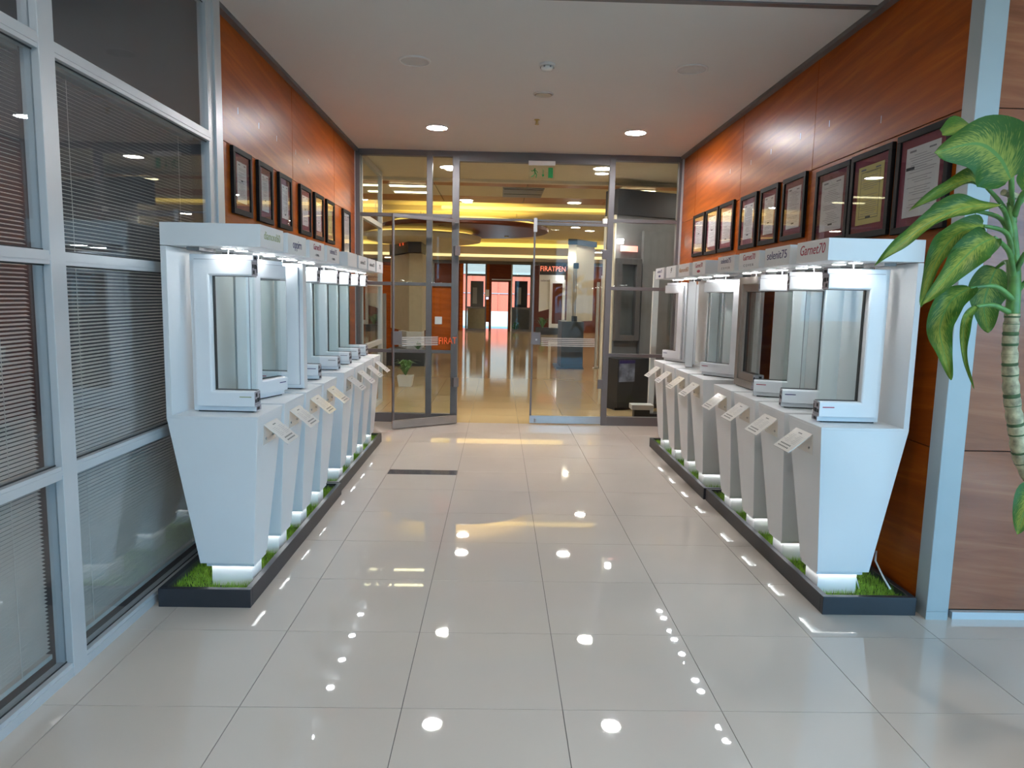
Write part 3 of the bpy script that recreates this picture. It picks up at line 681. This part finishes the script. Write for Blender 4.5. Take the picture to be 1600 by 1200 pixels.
RC = [(3.39, 3.89, 1.905, 2.42), (3.895, 4.385, 1.915, 2.41), (4.36, 4.865, 1.92, 2.405), (4.99, 5.43, 1.99, 2.445), (5.48, 5.89, 1.99, 2.445), (5.93, 6.37, 1.99, 2.445), (6.51, 6.97, 2.0, 2.455), (6.97, 7.42, 2.0, 2.455), (7.43, 7.9, 2.01, 2.455)]
RC = [(a+.02, b-.02, c, d) for a, b, c, d in RC]
for i, (a, b, c, d) in enumerate(RC):
    lab = ['large framed white certificate nearest the plant on the right wood wall', 'large framed yellow certificate on the right wood wall', 'large framed white certificate beyond the yellow one on the right wall',
           'fourth framed certificate from the camera on the right wood wall', 'fifth framed certificate from the camera on the right wood wall', 'sixth framed certificate from the camera on the right wood wall',
           'third framed certificate from the glass partition on the right wood wall', 'second framed certificate from the glass partition on the right wood wall', 'framed certificate closest to the glass partition on the right wood wall'][i]
    certificate('right', i, a, b, c, d, lab, 'paper_y' if i == 1 else 'paper', 40+i)

# ------------------------------------------------------------------ dieffenbachia in the right foreground
pt = thing('potted_plant', 'tall dieffenbachia with drooping variegated leaves at the right edge', 'plant', (2.0, 1.95, 0))
OFF = Vector((2.0, 1.95, 0))
MB().lathe((0, 0), [(.11, 0), (.12, .01), (.155, .26), (.165, .27), (.165, .30), (.15, .30), (.145, .262), (.02, .262)], 28).build('pot', 'pot', pt, smooth=False)
MB().lathe((0, 0), [(.142, .255), (.142, .268), (.05, .275), (.01, .277)], 24).build('soil', 'soil', pt)
trunk = [(2.0, 1.95, .26), (1.98, 1.97, .45), (1.90, 2.02, .68), (1.74, 2.07, .89), (1.633, 2.10, 1.042), (1.592, 2.10, 1.161), (1.563, 2.10, 1.279), (1.545, 2.10, 1.406), (1.541, 2.10, 1.511)]
def smooth_path(p, n=5):
    p = [Vector(q) for q in p]; o = []
    for i in range(len(p)-1):
        a, b, c, d = p[max(i-1, 0)], p[i], p[i+1], p[min(i+2, len(p)-1)]
        for k in range(n):
            t = k/n; o.append(.5*((2*b)+(-a+c)*t+(2*a-5*b+4*c-d)*t*t+(-a+3*b-3*c+d)*t**3))
    return o+[p[-1]]
tp = [q-OFF for q in smooth_path(trunk, 8)]
MB().tube(tp, [.027-.007*i/len(tp)+.0018*math.sin(i*2.1) for i in range(len(tp))], 12).build('trunk', 'trunk', pt, smooth=True)
for i in range(3, len(tp)-1, 2):
    d = (tp[i+1]-tp[i-1]).normalized()*.010
    d = d*(.55+.5*((i*7) % 5)/4)
    MB().tube([tp[i]-d, tp[i], tp[i]+d*.8], [.0245-.006*i/len(tp), .0275-.006*i/len(tp), .0245-.006*i/len(tp)], 12).build('leaf_scar', 'ringscar', pt, smooth=True)
crown = [q-OFF for q in smooth_path([(1.541, 2.1, 1.50), (1.545, 2.11, 1.60), (1.543, 2.12, 1.68), (1.53, 2.12, 1.76), (1.52, 2.13, 1.84)], 4)]
MB().tube(crown, [.021-.013*i/len(crown) for i in range(len(crown))], 10).build('crown_stem', 'stem', pt, smooth=True)
def leaf(stem, path, wd, hint, fold=.25, wave=.006, curl=0.0, seed=0):
    """stem: petiole points; path: midrib points; hint: direction the blade's face looks"""
    rnd = random.Random(seed)
    pet = [q-OFF for q in smooth_path(list(stem)+[path[0]], 5)]
    MB().tube(pet, [.0095-.005*i/len(pet) for i in range(len(pet))], 8).build('petiole', 'stem', pt, smooth=True)
    mid = [q-OFF for q in smooth_path(path, 8)]; n = len(mid); m = 10; b = MB(); uv = []
    hint = Vector(hint).normalized()
    ph = rnd.uniform(0, 6)
    for i, p in enumerate(mid):
        t = i/(n-1)
        d = (mid[min(i+1, n-1)]-mid[max(i-1, 0)]).normalized()
        side = d.cross(hint).normalized(); nor = side.cross(d).normalized()
        ww = wd*(math.sin(math.pi*min(1, (t*.985+.015)**.72))**.75)*(1-.12*t) if t < 1 else 0.0008
        for j in range(m+1):
            q = (j/m-.5)*2
            ang = q*(fold+curl*t)
            off = side*ww*math.sin(ang)/max(.2, fold+curl*t) if (fold+curl*t) > .2 else side*ww*q
            h = nor*(ww*(1-math.cos(ang))/max(.2, fold+curl*t)) + nor*wave*math.sin(t*13+ph+(2 if q > 0 else 0))*q*q
            b.v.append(p+off+h); uv.append((j/m, t))
    for i in range(n-1):
        for j in range(m):
            k = i*(m+1)+j; b.f.append((k, k+1, k+m+2, k+m+1))
    me = b.mesh('leaf'); ul = me.uv_layers.new(name='UVMap')
    for lp in me.loops: ul.data[lp.index].uv = uv[lp.vertex_index]
    return link('leaf', me, 'leaf', pt, smooth=True)
leaf([(1.53, 2.12, 1.78), (1.52, 2.12, 1.84)], [(1.478, 2.08, 1.90), (1.425, 2.06, 1.955), (1.335, 2.03, 1.985), (1.2, 2.0, 1.95)], .105, (.15, -1, -.25), .3, .006, 0, 1)
leaf([(1.53, 2.14, 1.80), (1.56, 2.2, 1.95)], [(1.525, 2.25, 2.06), (1.44, 2.24, 2.085), (1.339, 2.2, 2.045)], .07, (0, -.35, 1), .5, .008, 0, 2)
leaf([(1.535, 2.12, 1.74), (1.515, 2.15, 1.83)], [(1.45, 2.15, 1.893), (1.38, 2.12, 1.90), (1.29, 2.09, 1.865), (1.171, 2.05, 1.797)], .034, (0, -.8, .5), 1.1, .013, .4, 3)
leaf([(1.535, 2.12, 1.72), (1.49, 2.1, 1.80)], [(1.40, 2.0, 1.812), (1.28, 1.97, 1.80), (1.17, 1.95, 1.752), (1.08, 1.92, 1.69), (1.005, 1.9, 1.631)], .040, (-.1, -.75, .6), .9, .016, .9, 4)
leaf([(1.535, 2.12, 1.70), (1.50, 2.13, 1.79)], [(1.42, 2.14, 1.815), (1.33, 2.12, 1.81), (1.24, 2.1, 1.765)], .042, (0, -.5, .8), .7, .013, .3, 5)
leaf([(1.54, 2.12, 1.66), (1.50, 2.1, 1.745)], [(1.40, 2.06, 1.762), (1.30, 2.02, 1.735), (1.22, 1.98, 1.65), (1.17, 1.95, 1.528)], .042, (-.6, -.75, .35), .8, .014, .5, 6)
leaf([(1.54, 2.11, 1.62), (1.49, 2.07, 1.69)], [(1.40, 2.01, 1.725), (1.33, 1.98, 1.695), (1.253, 1.95, 1.63), (1.147, 1.9, 1.532)], .050, (-.2, -.9, .2), .5, .013, .3, 7)
leaf([(1.54, 2.1, 1.55), (1.46, 2.07, 1.59)], [(1.37, 2.05, 1.583), (1.30, 2.02, 1.545), (1.262, 2.0, 1.47), (1.262, 1.97, 1.40), (1.277, 1.95, 1.323)], .044, (-.5, -.85, .1), .6, .018, .6, 8)
leaf([(1.54, 2.1, 1.51), (1.46, 2.07, 1.535)], [(1.395, 2.05, 1.53), (1.335, 2.0, 1.50), (1.333, 2.0, 1.44), (1.345, 2.0, 1.37), (1.365, 1.98, 1.297)], .022, (-.3, -.9, 0), 1.2, .006, 1.2, 9)
leaf([(1.545, 2.13, 1.62), (1.58, 2.2, 1.67)], [(1.585, 2.25, 1.655), (1.566, 2.25, 1.60), (1.556, 2.25, 1.53), (1.560, 2.22, 1.448)], .068, (-.1, -1, .1), .35, .006, 0, 10)
leaf([(1.53, 2.12, 1.80), (1.52, 2.08, 1.86)], [(1.54, 2.04, 1.90), (1.60, 2.0, 1.915), (1.68, 1.98, 1.88)], .055, (0, -.5, .85), .5, .006, 0, 11)
leaf([(1.545, 2.12, 1.62), (1.54, 2.07, 1.69)], [(1.56, 2.04, 1.725), (1.62, 2.0, 1.75), (1.71, 1.97, 1.70)], .06, (.1, -.6, .8), .5, .006, .3, 12)
leaf([(1.53, 2.13, 1.76), (1.57, 2.17, 1.83)], [(1.62, 2.2, 1.87), (1.69, 2.25, 1.95), (1.76, 2.3, 2.03)], .06, (-.3, -.9, .1), .4, .006, 0, 13)
leaf([(1.545, 2.12, 1.56), (1.58, 2.09, 1.62)], [(1.62, 2.07, 1.65), (1.69, 2.05, 1.66), (1.77, 2.03, 1.60)], .06, (0, -.6, .8), .5, .006, .3, 14)
leaf([(1.90, 2.03, .70), (1.76, 2.07, .93)], [(1.68, 2.07, .97), (1.61, 2.04, .955), (1.553, 2.0, .86)], .05, (-.4, -.7, .6), .5, .006, .5, 15)
leaf([(1.92, 2.02, .64), (1.88, 2.03, .85)], [(1.90, 2.07, .9), (1.97, 2.04, .88), (2.03, 2.0, .78)], .05, (.4, -.7, .6), .5, .006, .5, 16)
MB().tube([Vector((1.545, 2.14, 1.86))-OFF, Vector((1.49, 2.12, 1.868))-OFF], .010, 8).build('cut_stem', 'trunk', pt)

# ------------------------------------------------------------------ showroom beyond the doors
sc_ = sroot('ceiling_showroom', 'stepped showroom ceiling with wood bands and yellow coves', (0, 0, 0))
MB().box(-7, 6, 8.56, 10.5, 3.2, 3.3).build('cream_soffit', 'cream', sc_)
MB().box(-7, 6, 10.4, 10.5, 3.16, 3.2).build('cream_edge', 'cream', sc_)
for k in range(9):
    x = -6.6+k*1.4
    MB().box(x+.006, x+1.394, 10.505, 11.05, 3.2, 3.24).build('ceiling_panel', 'wood_ceiling', sc_); MB().box(x+.006, x+1.394, 12.15, 12.9, 3.2, 3.24).build('ceiling_panel', 'wood_ceiling', sc_)
    MB().box(x+.006, x+1.394, 11.055, 12.145, 3.2, 3.24).build('ceiling_panel', 'cream', sc_)
MB().box(-7, 6, 10.5, 12.95, 3.24, 3.3).build('ceiling_backing', 'wood_sub', sc_)
MB().box(-7, 6, 12.95, 23, 3.36, 3.42).build('raised_ceiling', 'cream', sc_); MB().box(-7, 6, 12.9, 12.95, 3.2, 3.42).build('step_face', 'cream', sc_)
MB().box(-7, 6, 22.95, 33, 3.12, 3.25).build('far_soffit', 'cream', sc_); MB().box(-7, 6, 22.9, 22.95, 3.14, 3.42).build('step_face', 'cream', sc_)
MB().box(-7, 6, 12.96, 13.0, 3.3, 3.335).build('cove_strip', 'cove_w', sc_)
MB().box(-1.2, 6, 14.72, 14.8, 3.3, 3.358).build('cove_strip', 'cove', sc_); MB().box(-7, 6, 14.84, 15.02, 3.26, 3.36).build('cove_lip', 'cream', sc_)
MB().box(-7, 6, 22.8, 22.9, 3.12, 3.24).build('cove_strip', 'cove', sc_)
MB().box(-7, 6, 27, 27.1, 3.02, 3.115).build('cove_strip', 'cove_w', sc_)
MB().box(-7, 6, 32.6, 36, 3.3, 3.4).build('soffit_sky_block', 'cream', sc_)  # soffit added past the far screen to cover the sky
dk = thing('ceiling_disc', 'round dark brown wooden disc hung under the showroom ceiling', 'ceiling feature', (-.75, 15.4, 2.9))
MB().lathe((0, 0), [(.2, .10), (1.74, .10), (1.78, .08), (1.78, .02), (1.74, 0), (.2, 0)], 64).build('disc', 'darkwood', dk)
MB().lathe((0, 0), [(1.1, .10), (1.55, .10), (1.55, .16), (1.1, .16)], 48).build('glow_ring', 'cove', dk)
for a in (0.4, 2.5, 4.6): MB().tube([(1.2*math.cos(a), 1.2*math.sin(a), .1), (1.2*math.cos(a), 1.2*math.sin(a), .46)], .008, 6).build('hanger_rod', 'steel', dk)
for x, y in ((.9, .9), (-.4, -1.2)): MB().cyl((x, y), .05, -.015, 0, 14).build('spot_fitting', 'gold', dk)
dk2 = thing('ceiling_disc', 'smaller cream disc hung below the brown disc in the showroom', 'ceiling feature', (-1.75, 15.9, 2.72))
MB().lathe((0, 0), [(.2, .12), (1.30, .12), (1.34, .10), (1.32, .0), (1.2, -.02), (.2, -.02)], 56).build('disc', 'cream', dk2)
MB().lathe((0, 0), [(.8, .12), (1.15, .12), (1.15, .16), (.8, .16)], 40).build('glow_ring', 'cove', dk2)
MB().tube([(0, 0, .1), (0, 0, .64)], .01, 6).build('hanger_rod', 'steel', dk2)
sg = 'showroom ceiling downlights'
for x, y, z, lab in ((-.68, 9.5, 3.2, 'showroom downlight just behind the left side of the glass partition'), (1.306, 9.33, 3.2, 'showroom downlight just behind the right side of the glass partition'),
                     (-.6, 12.65, 3.2, 'showroom downlight on the left of the wooden ceiling band'), (1.29, 12.65, 3.2, 'showroom downlight on the right of the wooden ceiling band'),
                     (-.65, 14.1, 3.36, 'showroom downlight above the hanging brown disc'), (1.95, 15.6, 3.36, 'showroom downlight right of the hanging brown disc'), (1.95, 18.6, 3.36, 'second showroom downlight right of the hanging brown disc'), (2.42, 19.4, 3.36, 'showroom downlight above the far white tower'), (-2.9, 19, 3.36, 'showroom downlight beyond the left black sign tower')):
    downlight(x, y, lab, True, .115, z, 'show_down', sg)
for iy, y in enumerate((24.5, 27.8, 30.8)):  # lamp rows added to brighten the dark far end
    for ix, x in enumerate((-4.8, -3.5, 3.4, 4.8)):
        downlight(x, y, f'{["first", "second", "third"][iy]} row added fill light in the far low ceiling, {["leftmost", "second from left", "second from right", "rightmost"][ix]}', True, .13, 3.12, 'show_down', 'fill lights added in the far low ceiling')
for x, y, q in ((-4.2, 14, 'left side beside the brown disc'), (-4.2, 18, 'left side beyond the brown disc'), (4.2, 13.5, 'right side before the white tower'), (4.2, 17.5, 'right side beyond the white tower'), (-4, 9.6, 'left side behind the partition wall'), (3.9, 9.6, 'right side behind the partition wall')):  # unseen side lamps added for the showroom's light level
    downlight(x, y, f'fill light added on the showroom {q}', True, .13, 3.36 if y > 13 else 3.2, 'show_down', 'added showroom side fill lights')
for x0, x1, y, lab in ((-1.7, -1.15, 11.1, 'nearer fluorescent strip light on the left of the showroom ceiling'), (-1.72, -1.2, 11.75, 'farther fluorescent strip light on the left of the showroom ceiling'), (1.82, 2.36, 11.05, 'fluorescent strip light on the right of the showroom ceiling')):
    t = thing('strip_light', lab, 'strip light', (x0, y, 3.2), group='fluorescent strip lights')
    MB().box(-.03, x1-x0+.03, -.05, .05, -.012, 0).build('tray', 'plastic', t); MB().box(0, x1-x0, -.028, .028, -.03, -.012).build('tube', 'fluo', t, bevel=.006)
t = thing('air_grille', 'rectangular air grille in the wooden ceiling band', 'air grille', (.03, 11.1, 3.2))
MB().box(0, .64, 0, 1.0, -.012, 0).build('frame', 'grey_panel', t)
for k in range(2): MB().box(.02, .62, .1+k*.5, .38+k*.5, -.02, -.012).build('louvre', 'alu_dark', t)

# showroom walls
swl = struct('wall_showroom_left', MB().box(-7.1, -7, 8.56, 33, 0, 3.4).build('wall', 'darkwood'), 'dark wood side wall far left in the showroom')
struct('wall_showroom_right', MB().box(6, 6.1, 8.56, 33, 0, 3.4).build('wall', 'cream'), 'pale side wall on the right of the showroom')
struct('wall_partition_left', MB().box(-7, -1.75, 8.47, 8.56, 0, 3.4).build('wall', 'cream'), 'partition wall left of the glazed screen')
struct('wall_partition_right', MB().box(2.2, 6, 8.47, 8.56, 0, 3.4).build('wall', 'grey_panel'), 'partition wall right of the glazed screen')
w5 = sroot('window_5', 'short glazed side screen just beyond the partition on the left', (-1.67, 8.6, 0))
for a, b in ((0, .05), (1.42, 1.47)): MB().box(-.03, .03, a, b, 0, 3.2).build('post', 'alu', w5)
for z in (0.0, .84, 1.64, 2.44, 3.14): MB().box(-.028, .028, .05, 1.42, z, z+.06).build('transom', 'alu', w5)
for z0, z1 in ((.06, .84), (.9, 1.64), (1.7, 2.44), (2.5, 3.14)): MB().box(-.004, .004, .05, 1.42, z0, z1).build('pane', 'glass', w5)

def tuft(name, label, loc, h, n, m='foliage', pot=None):
    t = thing(name, label, 'plant', loc); rn = random.Random(n)
    if pot: MB().hexa([(-pot*.8, -pot*.8, 0), (pot*.8, -pot*.8, 0), (pot*.8, pot*.8, 0), (-pot*.8, pot*.8, 0)], [(-pot, -pot, pot*1.4), (pot, -pot, pot*1.4), (pot, pot, pot*1.4), (-pot, pot, pot*1.4)]).build('pot', 'white', t)
    b = MB(); zb = pot*1.38 if pot else 0
    for k in range(n):
        a = rn.uniform(0, 6.28); l = rn.uniform(.5, 1)*h; o = rn.uniform(.2, .9)*h
        p0 = Vector((0, 0, zb)); p1 = Vector((o*.5*math.cos(a), o*.5*math.sin(a), zb+l*.8)); p2 = Vector((o*math.cos(a), o*math.sin(a), zb+l*.7))
        sd_ = Vector((-math.sin(a), math.cos(a), 0))*h*.05
        b.quad(p0-sd_*.4, p0+sd_*.4, p1+sd_, p1-sd_); b.quad(p1-sd_, p1+sd_, p2)
    b.build('leaves', m, t)
    return t
# left sign tower
t1 = thing('display_tower', 'beige display tower with black sign box on a black base, left in the showroom', 'display tower', (-1.9, 15.9, 0))
MB().box(-.55, .32, -.6, .5, 0, .34).build('base', 'black', t1, bevel=.004)
MB().hexa([(-.14, -.1, .34), (.19, -.1, .34), (.19, .5, .34), (-.4, .5, .34)], [(-.14, -.1, .72), (.19, -.1, .72), (.19, .5, .72), (-.4, .5, .72)]).build('white_foot', 'white', t1)
MB().hexa([(-.10, 0, .72), (.19, 0, .72), (.19, 1.0, .72), (-.75, 1.6, .72)], [(-.10, 0, 2.45), (.19, 0, 2.45), (.19, 1.0, 2.45), (-.75, 1.6, 2.45)]).build('column', 'beige', t1)
hd = MB().hexa([(-.12, -.02, 2.47), (.17, -.02, 2.47), (.17, 1.0, 2.47), (-.78, 1.6, 2.47)], [(-.12, -.02, 2.97), (.17, -.02, 2.97), (.17, 1.0, 2.97), (-.78, 1.6, 2.97)]).build('sign_box', 'black', t1)
dv = Vector((-.66, 1.62, 0)).normalized(); 
text('sign_lettering', 'FP', .34, Vector((-.12, -.02, 2.74))+dv*.45+Vector((-.016, -.006, 0)), -dv, (0, 0, 1), 'sign_glow', hd, fit=.55)
tuft('tuft_plant', 'small green plant on the black base of the left sign tower', (-1.75, 15.5, .341), .22, 40)
tuft('potted_grass', 'pale grassy plant in a white pot on the floor of the showroom', (-1.55, 11.9, 0), .34, 60, 'foliage', .13)
dp = thing('ribbed_screen', 'dark grey ribbed display screen left in the showroom', 'screen', (-2.45, 14.2, 0))
for k in range(4): MB().box(-.2+k*.1, -.105+k*.1, 0, .12, .05, 1.55).build('rib', 'grey_panel' if k % 2 else 'black', dp)
MB().box(-.22, .22, -.03, .18, 0, .06).build('foot', 'black', dp)
rb = thing('wood_cabinet', 'red-brown wooden cabinet left in the showroom', 'cabinet', (-3.4, 19, 0)); MB().box(-.8, .8, 0, .5, .05, 2.3).build('carcass', 'wood', rb); MB().box(-.75, .75, .05, .45, 0, .05).build('plinth', 'black', rb)
for k in (0, 1): MB().box(-.78+k*.8, -.02+k*.8, -.02, 0, .1, 2.25).build('cabinet_door', 'wood', rb)

# right black stand with white tower
t3 = thing('display_tower', 'white display tower on a black plinth behind the closed glass door', 'display tower', (1.62, 15.35, 0))
MB().box(-.24, .24, 0, 1.0, .03, 1.03).build('plinth', 'black', t3, bevel=.004); MB().box(-.34, .26, -.04, 1.04, 0, .03).build('plinth_foot', 'black', t3)
MB().hexa([(-.12, .3, 1.03), (.06, .3, 1.03), (.55, 1.0, 1.03), (.1, 1.0, 1.03)], [(-.12, .3, 2.7), (.06, .3, 2.7), (.55, 1.0, 2.7), (.1, 1.0, 2.7)]).build('column', 'cream', t3)
MB().hexa([(-.13, .28, 2.7), (.07, .28, 2.7), (.60, 1.0, 2.7), (.08, 1.0, 2.7)], [(-.13, .28, 2.82), (.07, .28, 2.82), (.60, 1.0, 2.82), (.08, 1.0, 2.82)]).build('cap', 'black', t3)
for x in (.0, .03, .06): MB().box(x, x+.012, .18, .21, 1.03, 2.2).build('profile_bar', 'alu_dark', t3)
MB().box(-.01, .1, .12, .24, 2.18, 2.3).build('profile_head', 'black', t3); MB().box(-.01, .1, .12, .24, 1.03, 1.15).build('profile_foot', 'black', t3)
MB().cyl((-.04, .22), .05, 2.36, 2.44, 14).build('spot_lamp', 'warm_spot', t3)
for k in range(3):
    gp = thing('aluminium_profile', f'{["short", "middle", "tall"][k]} slim aluminium profile sample standing beside the white tower', 'profile sample', (2.18+k*.13, 15.6+k*.3, 0))
    MB().box(-.03, .03, -.02, .02, 0, 1.9+.15*k).box(-.012, .012, -.045, -.02, 0, 1.9+.15*k).build('extrusion', 'alu', gp); MB().box(-.06, .06, -.06, .06, 0, .02).build('foot_plate', 'steel', gp)

# far orange-sign tower
t4 = thing('display_tower', 'white panel with orange lit lettering on a black sign near the far entrance', 'display tower', (2.25, 30, 0))
MB().box(-.65, .62, -.3, .5, 0, .28).build('base', 'black', t4)
MB().hexa([(-.55, 0, .95), (.5, 0, 1.25), (.5, .1, 1.25), (-.55, .1, .95)], [(-.55, 0, 2.6), (.5, 0, 2.6), (.5, .1, 2.6), (-.55, .1, 2.6)]).build('panel', 'white', t4)
sb = MB().box(-.56, .56, -.08, .2, 2.5, 2.95).build('sign_box', 'black', t4)
text('sign_lettering', 'FIRATPEN', .3, (0, -.083, 2.74), (1, 0, 0), (0, 0, 1), 'sign_glow', sb, fit=1.05)
text('panel_lettering', 'selenit75', .12, (-.27, -.004, 2.26), (1, 0, 0), (0, 0, 1), 'navy', t4, fit=.46)
for a in (('frame_stile', -.12, .0, .28, 2.3), ('frame_stile', .42, .54, .28, 2.3), ('frame_rail', 0, .42, .28, .46), ('frame_rail', 0, .42, 2.15, 2.3)): MB().box(a[1], a[2], -.12, -.02, a[3], a[4]).build(a[0], 'pvc', t4, bevel=.01)
MB().box(0, .42, -.08, -.06, .46, 2.15).build('door_infill', 'darkwood', t4)
MB().cyl((.32, -.2), .07, 2.36, 2.44, 14).build('spot_lamp', 'warm_spot', t4)
tuft('tuft_plant', 'leafy plant at the foot of the far white panel', (1.85, 29.6, .28), .55, 36)

# grey display wall seen through the right bay
gw = thing('display_wall', 'grey display wall with black fascia behind the right glass bay', 'display wall', (1.62, 10.0, 0), R(22))
MB().box(0, 1.6, 0, .3, 0, 2.86).build('panel', 'grey_panel', gw, bevel=.004); MB().box(-.012, 1.6, -.04, .3, 2.70, 3.05).build('fascia', 'black', gw, bevel=.003); MB().box(-.02, 0, 0, .3, 0, 2.70).build('end_panel', 'cream', gw)
MB().box(.42, .88, -.06, 0, 0.15, 2.5).build('pilaster', 'grey_panel', gw, bevel=.004)
MB().box(-.1, .40, -.35, 0, .04, .72).build('black_base', 'black', gw, bevel=.004)
MB().box(-.1, .95, -.30, 0, 0, .06).build('kick_board', 'black', gw)
ps = MB().box(-.08, .17, -.356, -.35, .40, .70).build('poster', 'poster', gw); MB().box(-.08, .17, -.3575, -.356, .655, .70).build('poster_heading', 'navy', ps)
ws = MB()
for q in ((-.02, .06, .95, 2.1), (.30, .38, .95, 2.1), (.06, .30, .95, 1.03), (.06, .30, 2.02, 2.1)): ws.box(q[0], q[1], -.10, -.03, q[2], q[3])
fr_ = ws.build('dark_window_frame', 'alu_dark', gw, bevel=.003); MB().box(.06, .30, -.07, -.06, 1.03, 2.02).build('window_glass', 'pane', fr_)
MB().box(.05, .33, -.05, -.045, 2.2, 2.28).build('orange_sign', 'sign_glow', gw)
MB().cyl((-.0, -.12), .045, 2.3, 2.36, 14).build('spot_lamp', 'warm_spot', gw)
MB().box(-.04, .36, -.30, -.02, .72, .735).build('glass_shelf', 'pane', gw)
gb = thing('glass_sample', 'upright pale green glass edge sample behind the right glass bay', 'glass sample', (2.02, 9.15, 0)); MB().box(-.035, .035, -.03, .03, .06, 1.9).build('glass_edge', 'paper', gb); MB().box(-.1, .1, -.1, .1, 0, .06).build('foot', 'black', gb)
lb = thing('white_bench', 'low white bench block behind the right glass bay', 'bench', (1.86, 8.95, 0)); MB().box(-.14, .14, -.1, .1, .14, .2).build('seat', 'white', lb); MB().box(-.1, .1, -.06, .06, 0, .14).build('support', 'black', lb)

# far glazed screen and what stands in front of it
w3 = sroot('window_3', 'far glazed screen with an open doorway at the showroom end', (0, 32, 0))
for a, b, m in ((-1.75, -1.6, 'wood'), (-1.5, -1.42, 'alu_dark'), (-.62, -.56, 'alu_dark'), (-.44, -.33, 'darkwood'), (.42, .54, 'darkwood'), (.54, .6, 'alu'), (1.4, 1.5, 'alu_dark'), (2.9, 3.0, 'alu_dark'), (-3.0, -2.9, 'alu_dark')):
    MB().box(a, b, -.05, .05, 0, 3.12).build('post', m, w3)
MB().box(-7, 6, -.06, .06, 2.98, 3.12).build('head_beam', 'alu_dark', w3); MB().box(-.33, .42, -.05, .05, 2.2, 2.98).build('door_head_panel', 'darkwood', w3); MB().box(-.33, .54, -.07, -.05, 2.28, 2.33).build('door_head_strip', 'alu', w3)
for a, b in ((1.5, 6), (-7, -1.75)): MB().box(a, b, .06, .12, 0, 3.12).build('side_infill', 'darkwood', w3)
for a, b in ((-1.42, -.62), (.6, 1.4)):
    for z in (0.0, 1.0, 2.45): MB().box(a, b, -.04, .04, z, z+.09).build('transom', 'alu_dark', w3)
    for z0, z1 in ((.09, 1.0), (1.09, 2.45), (2.54, 2.98)): MB().box(a, b, -.006, .006, z0, z1).build('pane', 'glass', w3)
MB().box(-.56, -.44, -.03, .03, .4, 2.98).build('wood_infill', 'wood', w3); MB().box(-.60, -.44, -.07, -.05, 1.55, 1.85).build('notice', 'plastic', w3); MB().box(-.57, -.46, -.075, -.07, 1.42, 1.52).build('notice_screen', 'screen', w3)
for x, y, hh, m, lab in ((-1.02, 33.2, 2.25, 'grey_panel', 'dark display cabinet behind the far left glass pane'), (1.05, 33.6, 2.3, 'black', 'dark display cabinet behind the far right glass pane')):
    t = thing('display_cabinet', lab, 'cabinet', (x, y, 0))
    MB().box(-.3, .3, 0, .4, 1.0, hh).build('upper_case', m, t); MB().box(-.43, .43, -.1, .45, 0, 1.05).build('counter', 'beige' if x < 0 else 'grey_panel', t); MB().box(-.2, .0, -.01, 0, 1.2, hh-.3).build('case_glass', 'paper', t)
tuft('tuft_plant', 'dark leafy plant beside the far doorway', (.78, 32.5, 0), .5, 40)

# outside
vw = struct('wall_sky_block', MB().box(-1.9, -1.8, 32.1, 34.4, 0, 3.3).build('wall', 'darkwood'), 'dark side wall added outside the far doorway to hide the sky')  # walls added so no sky shows at the sides of the doorway
MB().box(1.8, 1.9, 32.1, 34.4, 0, 3.3).build('wall', 'darkwood', vw)
gr = struct('ground', MB().box(-80, 80, 34.5, 160, -.3, -.02).box(-80, 80, -60, -2.65, -.3, -.02).box(5.25, 80, -2.65, 8.4, -.3, -.02).build('ground', 'concrete'), 'pale concrete yard outside')
bd = thing('red_building', 'low red clad building seen through the far doorway', 'building', (0, 78, -.02))
MB().box(-30, 30, 0, 8, 0, 4.0).build('body', 'brick', bd); MB().box(-30.1, 30.1, -.1, 8.1, 4.0, 4.25).build('ledge', 'concrete', bd); MB().box(-30, 30, .05, 8, 4.25, 11).build('sky_screen', 'sky_screen_dark', bd)  # unseen wall above the ledge added to keep sky out of floor reflections
for k in range(-10, 11): MB().box(k*1.4-.06, k*1.4+.06, -.05, 0, 0, 4.0).build('cladding_rib', 'brick', bd)
MB().box(-30, 30, -.06, 0, 1.9, 1.98).build('cladding_joint', 'grey_panel', bd)
